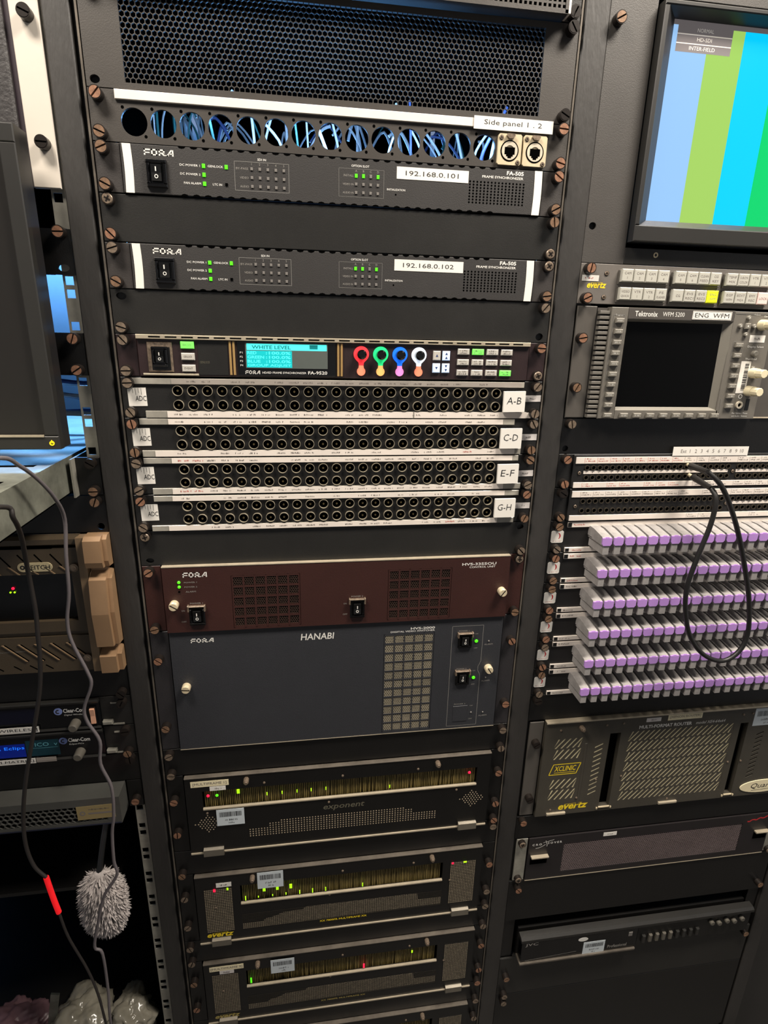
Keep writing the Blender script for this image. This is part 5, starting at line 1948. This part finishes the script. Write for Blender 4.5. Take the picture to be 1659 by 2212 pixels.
q.build('ridges', 'leitch_light', d.o)['kind'] = 'stuff'
q = d.mb()
P = []
for i in range(9):
    a = math.radians(90 + 22.5 * i)
    P.append((146 + 5.5 * math.cos(a), 37.5 + 5.5 * math.sin(a)))
for i in range(9):
    a = math.radians(-90 + 22.5 * i)
    P.append((172.5 + 5.5 * math.cos(a), 37.5 + 5.5 * math.sin(a)))
q.prism(P, F - 1, F)
mat('tan_badge', (190, 176, 140), 0.5, var=0.04)
o = q.build('badge', 'tan_badge', d.o)
letter(d, o, 'ink', lambda q: (q.text('LEITCH', 151, 175.5, 35, 40.4, F - 1.1, bold=.01), q.ring(146, 37.5, 1.2, 2.8, F - 1.1, F - 1.1, n=12)))
led(d, 129, 65.5, 'led_red', 3.4, y=F + 5, rnd=True)
led(d, 125.5, 70.5, 'led_lime', 2.2, y=F + 5, rnd=True)
led(d, 130, 70.5, 'led_lime', 2.2, y=F + 5, rnd=True)
letter(d, None, 'print_dim', lambda q: (q.marks(94, 118, 146, 147.6, F - .1, cell=1.4), q.line(119, 146.5, 132, 146.5, .5, F - .1)))
label(d, 70, 100, 148, 168, F)
lpanel(14, 1, 'black blank panel under the tan frame', [(XS, 38.1, 'd')])

# --- two intercom units


def intercom(k, lab, extra):
    d = Dev('intercom_unit', lab, 'rack unit', 'L', k, 1, 'pair of black intercom rack units')
    d.chassis()
    for x0, x1 in ((203, 241.3), (-241.3, -203)):
        d.mb().box(x0, x1, -3, 0, .5, d.H - .5, c=.5).build('ear', 'panel_black', d.o)
    F = -6
    q = d.mb()
    q.xprism([(0, 1), (-8, 1), (-9, 2.5), (-8, 5.5), (0, 5.5)], -203, 203)
    q.build('top_rim', 'mon_bezel', d.o)
    q = d.mb()
    q.xprism([(0, 40.5), (-8, 40.5), (-9, 42), (-8, 43.6), (0, 43.6)], -203, 203)
    q.build('bottom_rim', 'mon_bezel', d.o)
    d.mb().box(-203, 203, F, 0, 5.5, 40.5).build('front_panel', 'amp_face', d.o)
    q = d.mb()
    q.cyl(153.5, 15.8, 5, F - .6, F, n=20)
    b_ = q.build('badge', 'badge_blue', d.o)
    d.mb().prism([(153.5 + r_ * math.cos(math.radians(a)), 15.8 + r_ * math.sin(math.radians(a))) for r_, a in [(3, 60 + 30 * i) for i in range(9)] + [(1.6, 300 - 30 * i) for i in range(9)]], F - .8, F - .6).build('badge_mark', 'ink', b_)
    letter(d, None, 'print_white', lambda q: (q.text('Clear-Com', 159.5, 186, 12.5, 18.4, F - .15, bold=.02), q.text(extra, 160, 184 if k == 15 else 178, 20.6, 23.4, F - .15, shear=.2)))
    d.mb().cyl(172.5, 34, 5.6, F - 13, F, n=20, c=1.2, r1=6.2).build('knob', 'mon_pale', d.o)
    for b in (6, 38):
        d.mb().box(216, 230, -4, -3, b + 3, b + 5).build('ear_slot', 'zinc', d.o)
    d.mb().box(205, 217, -9, -3, 34, 39, c=.8).build('catch', 'zinc', d.o)
    return d, F


d, F = intercom(15, 'black intercom unit with an amber rocker switch and label reading WIRELESS', 'Digital Wireless')
q = d.mb()
q.box(190.5, 199, F - 2, F, 10.5, 38, c=.6)
s_ = q.build('power_switch', 'gloss_black', d.o)
d.mb().xprism([(F - 2, 13), (F - 4.6, 13.5), (F - 3, 24), (F - 3.6, 35), (F - 2, 35)], 192, 197.6).build('rocker', 'amber_switch', s_)
mat('blue_dark', (14, 16, 34), 0.15, var=0.1)
d.mb().flat(20, 128, 9, 30, F - .1).build('display', 'blue_dark', d.o)
o = label(d, 40, 129, 33.6, 42.6, F - 2.6, 'white_label')
letter(d, o, 'ink', lambda q: q.text('[WIRELESS]', 78, 127, 35.6, 40.8, F - 3))
screw(d, 231, 8, 'd')
d, F = intercom(16, 'black intercom unit with a blue text display and label reading COM MATRIX', 'Eclipse-PiCo')
q = d.mb()
q.flat(20, 107, 16, 36, F - .1)
q.build('display', 'blue_display', d.o)
q = d.mb()
q.flat(108, 148, 12, 36, F - .1)
q.build('side_display', 'teal_display', d.o)
letter(d, None, 'blue_text', lambda q: q.text('a Eclips', 74, 106, 19.5, 25.5, F - .2), name='display_text')
letter(d, None, 'teal_text', lambda q: (q.text('PICO  v', 114, 146, 16, 21.5, F - .2), q.line(114, 24, 146, 24, .4, F - .2)), name='side_text')
o = label(d, 40, 118, 36.8, 44.6, F - 2.6, 'white_label')
letter(d, o, 'ink', lambda q: q.text('COM MATRIX]', 58, 116, 38.6, 43, F - 3))
label(d, 119, 143, 36.8, 43.8, F - 2.6, 'grey_strip', name='tag')
screw(d, 231, 6, 'd')
screw(d, 231, 40, 'b')
lpanel(17, 1, 'black blank panel between the intercom units and the hex-hole unit', [(XS, 6.35, 'd')])

# --- hex-hole fronted unit
d = Dev('hex_front_unit', 'grey 1U unit with large hexagonal front holes and a tan label', 'rack unit', 'L', 18, 1)
H = d.H
d.chassis()
F = -30
d.mb().box(222, 241, -3, 0, .5, H - .5, c=.5).build('ear', 'panel_dark', d.o)
q = d.mb()
q.hexgrid(-200, 206, 10, 40, 7.4, .8, F, F + 2)
q.build('hex_grille', 'hex_front', d.o)
q = d.mb()
q.box(-220, 220, F - .3, 0, 1, 12.6)
q.box(203, 220, F - .3, 0, 12.6, 37.5)
q.box(-220, -200, F - .3, 0, 12.6, 37.5)
q.box(-220, 220, F - .3, 0, 37.5, H - .6)
q.build('front_shell', 'hex_front', d.o)
d.mb().flat(-205, 205, 10, 40, F + 8).build('inner_backing', 'void_black', d.o)
d.mb().box(-219, 219, F - .6, F + 4, H - 2.4, H - .5).build('lower_edge', 'navy_edge', d.o)
o = label(d, 166, 213, 11.5, 33, F - .4, 'tan_label', tilt=-1)
letter(d, o, 'ink_grey', lambda q: (q.ring(173, 23, 1.8, 3.6, F - .8, F - .8, n=14), q.marks(181, 207, 16, 18.4, F - .8, cell=2), q.flat(180, 209, 22.4, 25, F - .8)))
screw(d, XS, 30, 'c')

# --- shelf with odds and ends at the foot of the left rack
d = Dev('lower_shelf', 'thin dark shelf below the grey feather duster', 'shelf', 'L', 22, .2)
d.mb().box(-214, 190, -2, 320, 0, 6).build('shelf_plate', 'panel_dark', d.o)
d = Dev('foot_shelf', 'dark shelf at the foot of the rack under the crumpled bags', 'shelf', 'L', 29, .2)
d.mb().box(-213, 213, -40, 400, 0, 6).build('shelf_plate', 'panel_dark', d.o)
d.mb().box(-214, 214, -43, -40, -2, 16, c=.5).build('front_edge', 'panel_dark', d.o)


def lump(name, label_, cat, c, r, m, seed, n=40, amp=.45):
    """crumpled bag: a folded closed surface, flat underneath"""
    rnd = random.Random(seed)
    from mathutils import noise
    q = MB()
    V, Fc = [], []
    off = Vector((seed * 3.1, seed * 1.7, 0))
    for i in range(n + 1):
        th = math.pi * i / n
        for j in range(2 * n):
            ph = 2 * math.pi * j / (2 * n)
            p = Vector((math.sin(th) * math.cos(ph), math.sin(th) * math.sin(ph), math.cos(th)))
            k = 1 + amp * noise.noise(p * 1.6 + off) + amp * .3 * (.5 - abs(noise.noise(p * 3.4 + off)) * 2.2) + amp * .1 * noise.noise(p * 9 + off)
            V.append((p.x * r[0] * k, p.y * r[1] * k, max(p.z * r[2] * k, -r[2] * .62) + r[2] * .62))
    for i in range(n):
        for j in range(2 * n):
            a, b = i * 2 * n + j, i * 2 * n + (j + 1) % (2 * n)
            Fc.append((a, b, b + 2 * n, a + 2 * n))
    q.add(V, Fc, 0, True)
    o = q.build(name, m)
    o.location = (c[0] / 1000, c[1] / 1000, c[2] / 1000)
    return tag(o, label_, cat)


zs = Z0 * 1000 - 29 * U + .2
lump('plastic_bag', 'crumpled pale plastic bag beside two leaning metal strips', 'bag', (CX['L'] + 102, 10, zs), (44, 45, 30), 'plastic_bag', 3)
lump('paper_wrap', 'crumpled pale paper wrap lying against the rack post', 'paper', (CX['L'] + 174, 10, zs), (34, 40, 26), 'plastic_bag', 8)
lump('pink_bag', 'crumpled pinkish bag lying at the foot of the rack', 'bag', (CX['L'] + 5, 10, zs), (46, 45, 24), 'pink_bag', 5)
for x, m_, lab, ln in ((52, 'galvanised', 'broad leaning metal strip behind the pale bag', 110), (38, 'zinc_dull', 'dull leaning metal strip beside the pink bag', 100)):
    q = MB()
    q.box(-6, 6, -1.5, 1.5, 0, ln)
    o = q.build('metal_strip', m_)
    o.location = ((CX['L'] + x) / 1000, .012 - .06 * (x < 45), zs / 1000)
    o.rotation_euler = (math.radians(8), math.radians(14), 0)
    tag(o, lab, 'strip')

# --- feather duster hanging on a hook strap
cx_, cy_, cz_ = CX['L'] + 188, -46, Z0 * 1000 - 958
t = thing('duster', 'fluffy pale grey duster hanging beside the rack post', 'duster', (cx_ / 1000, cy_ / 1000, cz_ / 1000 - .06))
rnd = random.Random(4)
q = MB()
for i in range(4200):
    u, w = rnd.uniform(-1, 1), rnd.uniform(0, 2 * math.pi)
    s_ = math.sqrt(1 - u * u)
    base = Vector((math.copysign(abs(s_ * math.cos(w)) ** .75, math.cos(w)) * 24, s_ * math.sin(w) * 17, math.copysign(abs(u) ** .8, u) * 50 + 60))
    dr = Vector((s_ * math.cos(w), s_ * math.sin(w) * .8, u * .5 - .95 + rnd.uniform(-.3, .3)))
    dr += Vector((rnd.uniform(-.35, .35), rnd.uniform(-.35, .35), rnd.uniform(-.35, .35)))
    dr.normalize()
    L_ = rnd.uniform(6, 12)
    sd = dr.cross(Vector((rnd.uniform(-1, 1), rnd.uniform(-1, 1), rnd.uniform(-1, 1)))).normalized() * rnd.uniform(.9, 1.6)
    s2 = dr.cross(sd).normalized() * 1.0
    tip = base + dr * L_
    midp = base + dr * L_ * .6 + Vector((0, 0, -1.2))
    q.add([tuple(base + sd), tuple(base - sd * .5 + s2), tuple(base - sd * .5 - s2), tuple(midp + sd * .9), tuple(midp - sd * .45 + s2 * .9), tuple(midp - sd * .45 - s2 * .9), tuple(tip)],
          [(0, 1, 4, 3), (1, 2, 5, 4), (2, 0, 3, 5), (3, 4, 6), (4, 5, 6), (5, 3, 6)])
o = q.build('fibres', 'duster', t)
o['kind'] = 'stuff'
q = MB()
n = 12
V = [(21 * math.sin(math.pi * i / n) * math.cos(2 * math.pi * j / 16), 14 * math.sin(math.pi * i / n) * math.sin(2 * math.pi * j / 16), 62 + 52 * math.cos(math.pi * i / n)) for i in range(n + 1) for j in range(16)]
q.add(V, [(i * 16 + j, i * 16 + (j + 1) % 16, (i + 1) * 16 + (j + 1) % 16, (i + 1) * 16 + j) for i in range(n) for j in range(16)], 0, True)
q.build('core', 'duster', t)
MB().tube([(0, 0, 110), (4, 16, 145), (8, 30, 172)], 4, n=8).build('handle', 'plastic_black', t)


# --- loose cables in front of the left rack
def cable(name, label_, pts, r, m, parts=None):
    P = [Vector(p) for p in pts]
    b = P[0]
    o = MB().tube([tuple(p - b) for p in P], r, n=8, sub=5).build(name, m)
    o.location = (b[0] / 1000, b[1] / 1000, Z0 + b[2] / 1000)
    return tag(o, label_, 'cable')


cable('grey_cable', 'thin grey cable running over the shelf edge and down past the duster',
      [(-310, -220, -318), (-298, -160, -323), (-294, -140, -334), (-290, -120, -351), (-286, -100, -375), (-288, -80, -403), (-292, -80, -443), (-295, -80, -485), (-301, -80, -517), (-300, -80, -543), (-289, -80, -581), (-287, -80, -599), (-298, -80, -628), (-297, -80, -647), (-287, -80, -674), (-290, -80, -706), (-282, -80, -740), (-284, -80, -782), (-289, -80, -810), (-292, -80, -854), (-291, -80, -877), (-310, -80, -909), (-322, -80, -951), (-332, -80, -995), (-324, -80, -1009), (-325, -80, -1079), (-329, -80, -1145), (-335, -60, -1285)], 1.9, 'cable_grey')
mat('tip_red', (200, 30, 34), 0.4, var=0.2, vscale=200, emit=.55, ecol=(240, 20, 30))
P = [(-300, -300, -338), (-285, -200, -354), (-282, -190, -367), (-293, -160, -393), (-307, -130, -436), (-309, -125, -481), (-311, -125, -511), (-313, -125, -537), (-319, -125, -574), (-334, -125, -629), (-350, -125, -687), (-361, -122, -737), (-365, -120, -776), (-361, -120, -806), (-351, -120, -824), (-348, -120, -856), (-345, -120, -880), (-340, -120, -921), (-326, -120, -977), (-319, -120, -1022), (-317, -118, -1078), (-318, -100, -1290)]
b_ = Vector(P[-1])
t = thing('dark_cable', 'dark cable hanging past the tan frame, with a short length glowing red', 'cable', (b_[0] / 1000, b_[1] / 1000, Z0 + b_[2] / 1000))
rel = [tuple(Vector(p) - b_) for p in P]
MB().tube(rel[:15], 2.1, n=8).build('upper_lead', 'cable_dark', t)
MB().tube(rel[14:17], 3.0, n=8).build('glowing_length', 'tip_red', t)
MB().tube(rel[16:], 1.5, n=8).build('lower_lead', 'cable_dark', t)

# --- cables in the lit space behind the racks
rnd = random.Random(11)
mat('cable_teal', (60, 130, 130), 0.4, var=0.1)
REAR = []
lay = list(range(56))
rnd.shuffle(lay)
for i in range(56):
    y = 44 + 6.2 * lay[i]
    g_ = (y + 666) / 666                     # spread of the sight lines behind the cut-outs
    xh = HX[i % 14] + rnd.uniform(-11, 11)
    x = -49 + (xh + 49) * g_
    zc = -218 + (192 + rnd.uniform(-9, 9)) * g_
    lean = rnd.uniform(-40, 40)
    cl = lambda v: max(-214, min(214, v))
    REAR.append(('C', [(cl(x + lean), y + 1, min(zc + 34, 44)), (cl(x + lean * .4), y, zc + 14), (cl(x - lean * .3), y, zc - 12), (cl(x - lean * .5), y + 1, max(zc - 40, -38))], rnd.uniform(1.0, 2.3), rnd.choice(('cable_white', 'cable_white', 'cable_blue', 'cable_white', 'cable_white', 'cable_teal'))))
t = thing('added_cable_fill', 'added blue-white fill light hidden inside the rack behind the connector panel', 'lamp', CABLE_FILL)  # added lamp with no known source, lights the cables from the front
MB().box(-205, 205, -4, 3, -3, 4).build('holder', 'lamp_frame', t)
MB().box(-200, 200, 3, 3.6, -2, 3).build('diffuser', 'tube_blue', t)
for i in range(9):
    z = -258 - 80 * (i + .5) / 9 + rnd.uniform(-3, 3)
    y = 130 + 14 * ((i * 4) % 9)
    REAR.append(('L', [(-480, y + 2, z + rnd.uniform(-22, 22)), (-400, y, z + rnd.uniform(-10, 10)), (-340, y, z + rnd.uniform(-4, 4)), (-284, y + 2, z + rnd.uniform(-8, 8))], rnd.uniform(2.2, 4.0), rnd.choice(('cable_white', 'cable_blue', 'cable_white'))))
for side, pts, r, m_ in REAR:
    b = Vector(pts[0])
    o = MB().tube([tuple(Vector(p) - b) for p in pts], r, n=6, sub=4).build('signal_cable', m_)
    o.location = (b[0] / 1000, b[1] / 1000, Z0 + b[2] / 1000)
    if side == 'C':
        tag(o, 'signal cable seen behind the round cut-outs of the connector panel', 'cable', 'cables behind the round cut-outs')
    else:
        tag(o, 'signal cable crossing the gap between desk monitor and rack rail', 'cable', 'cables in the gap beside the monitor')
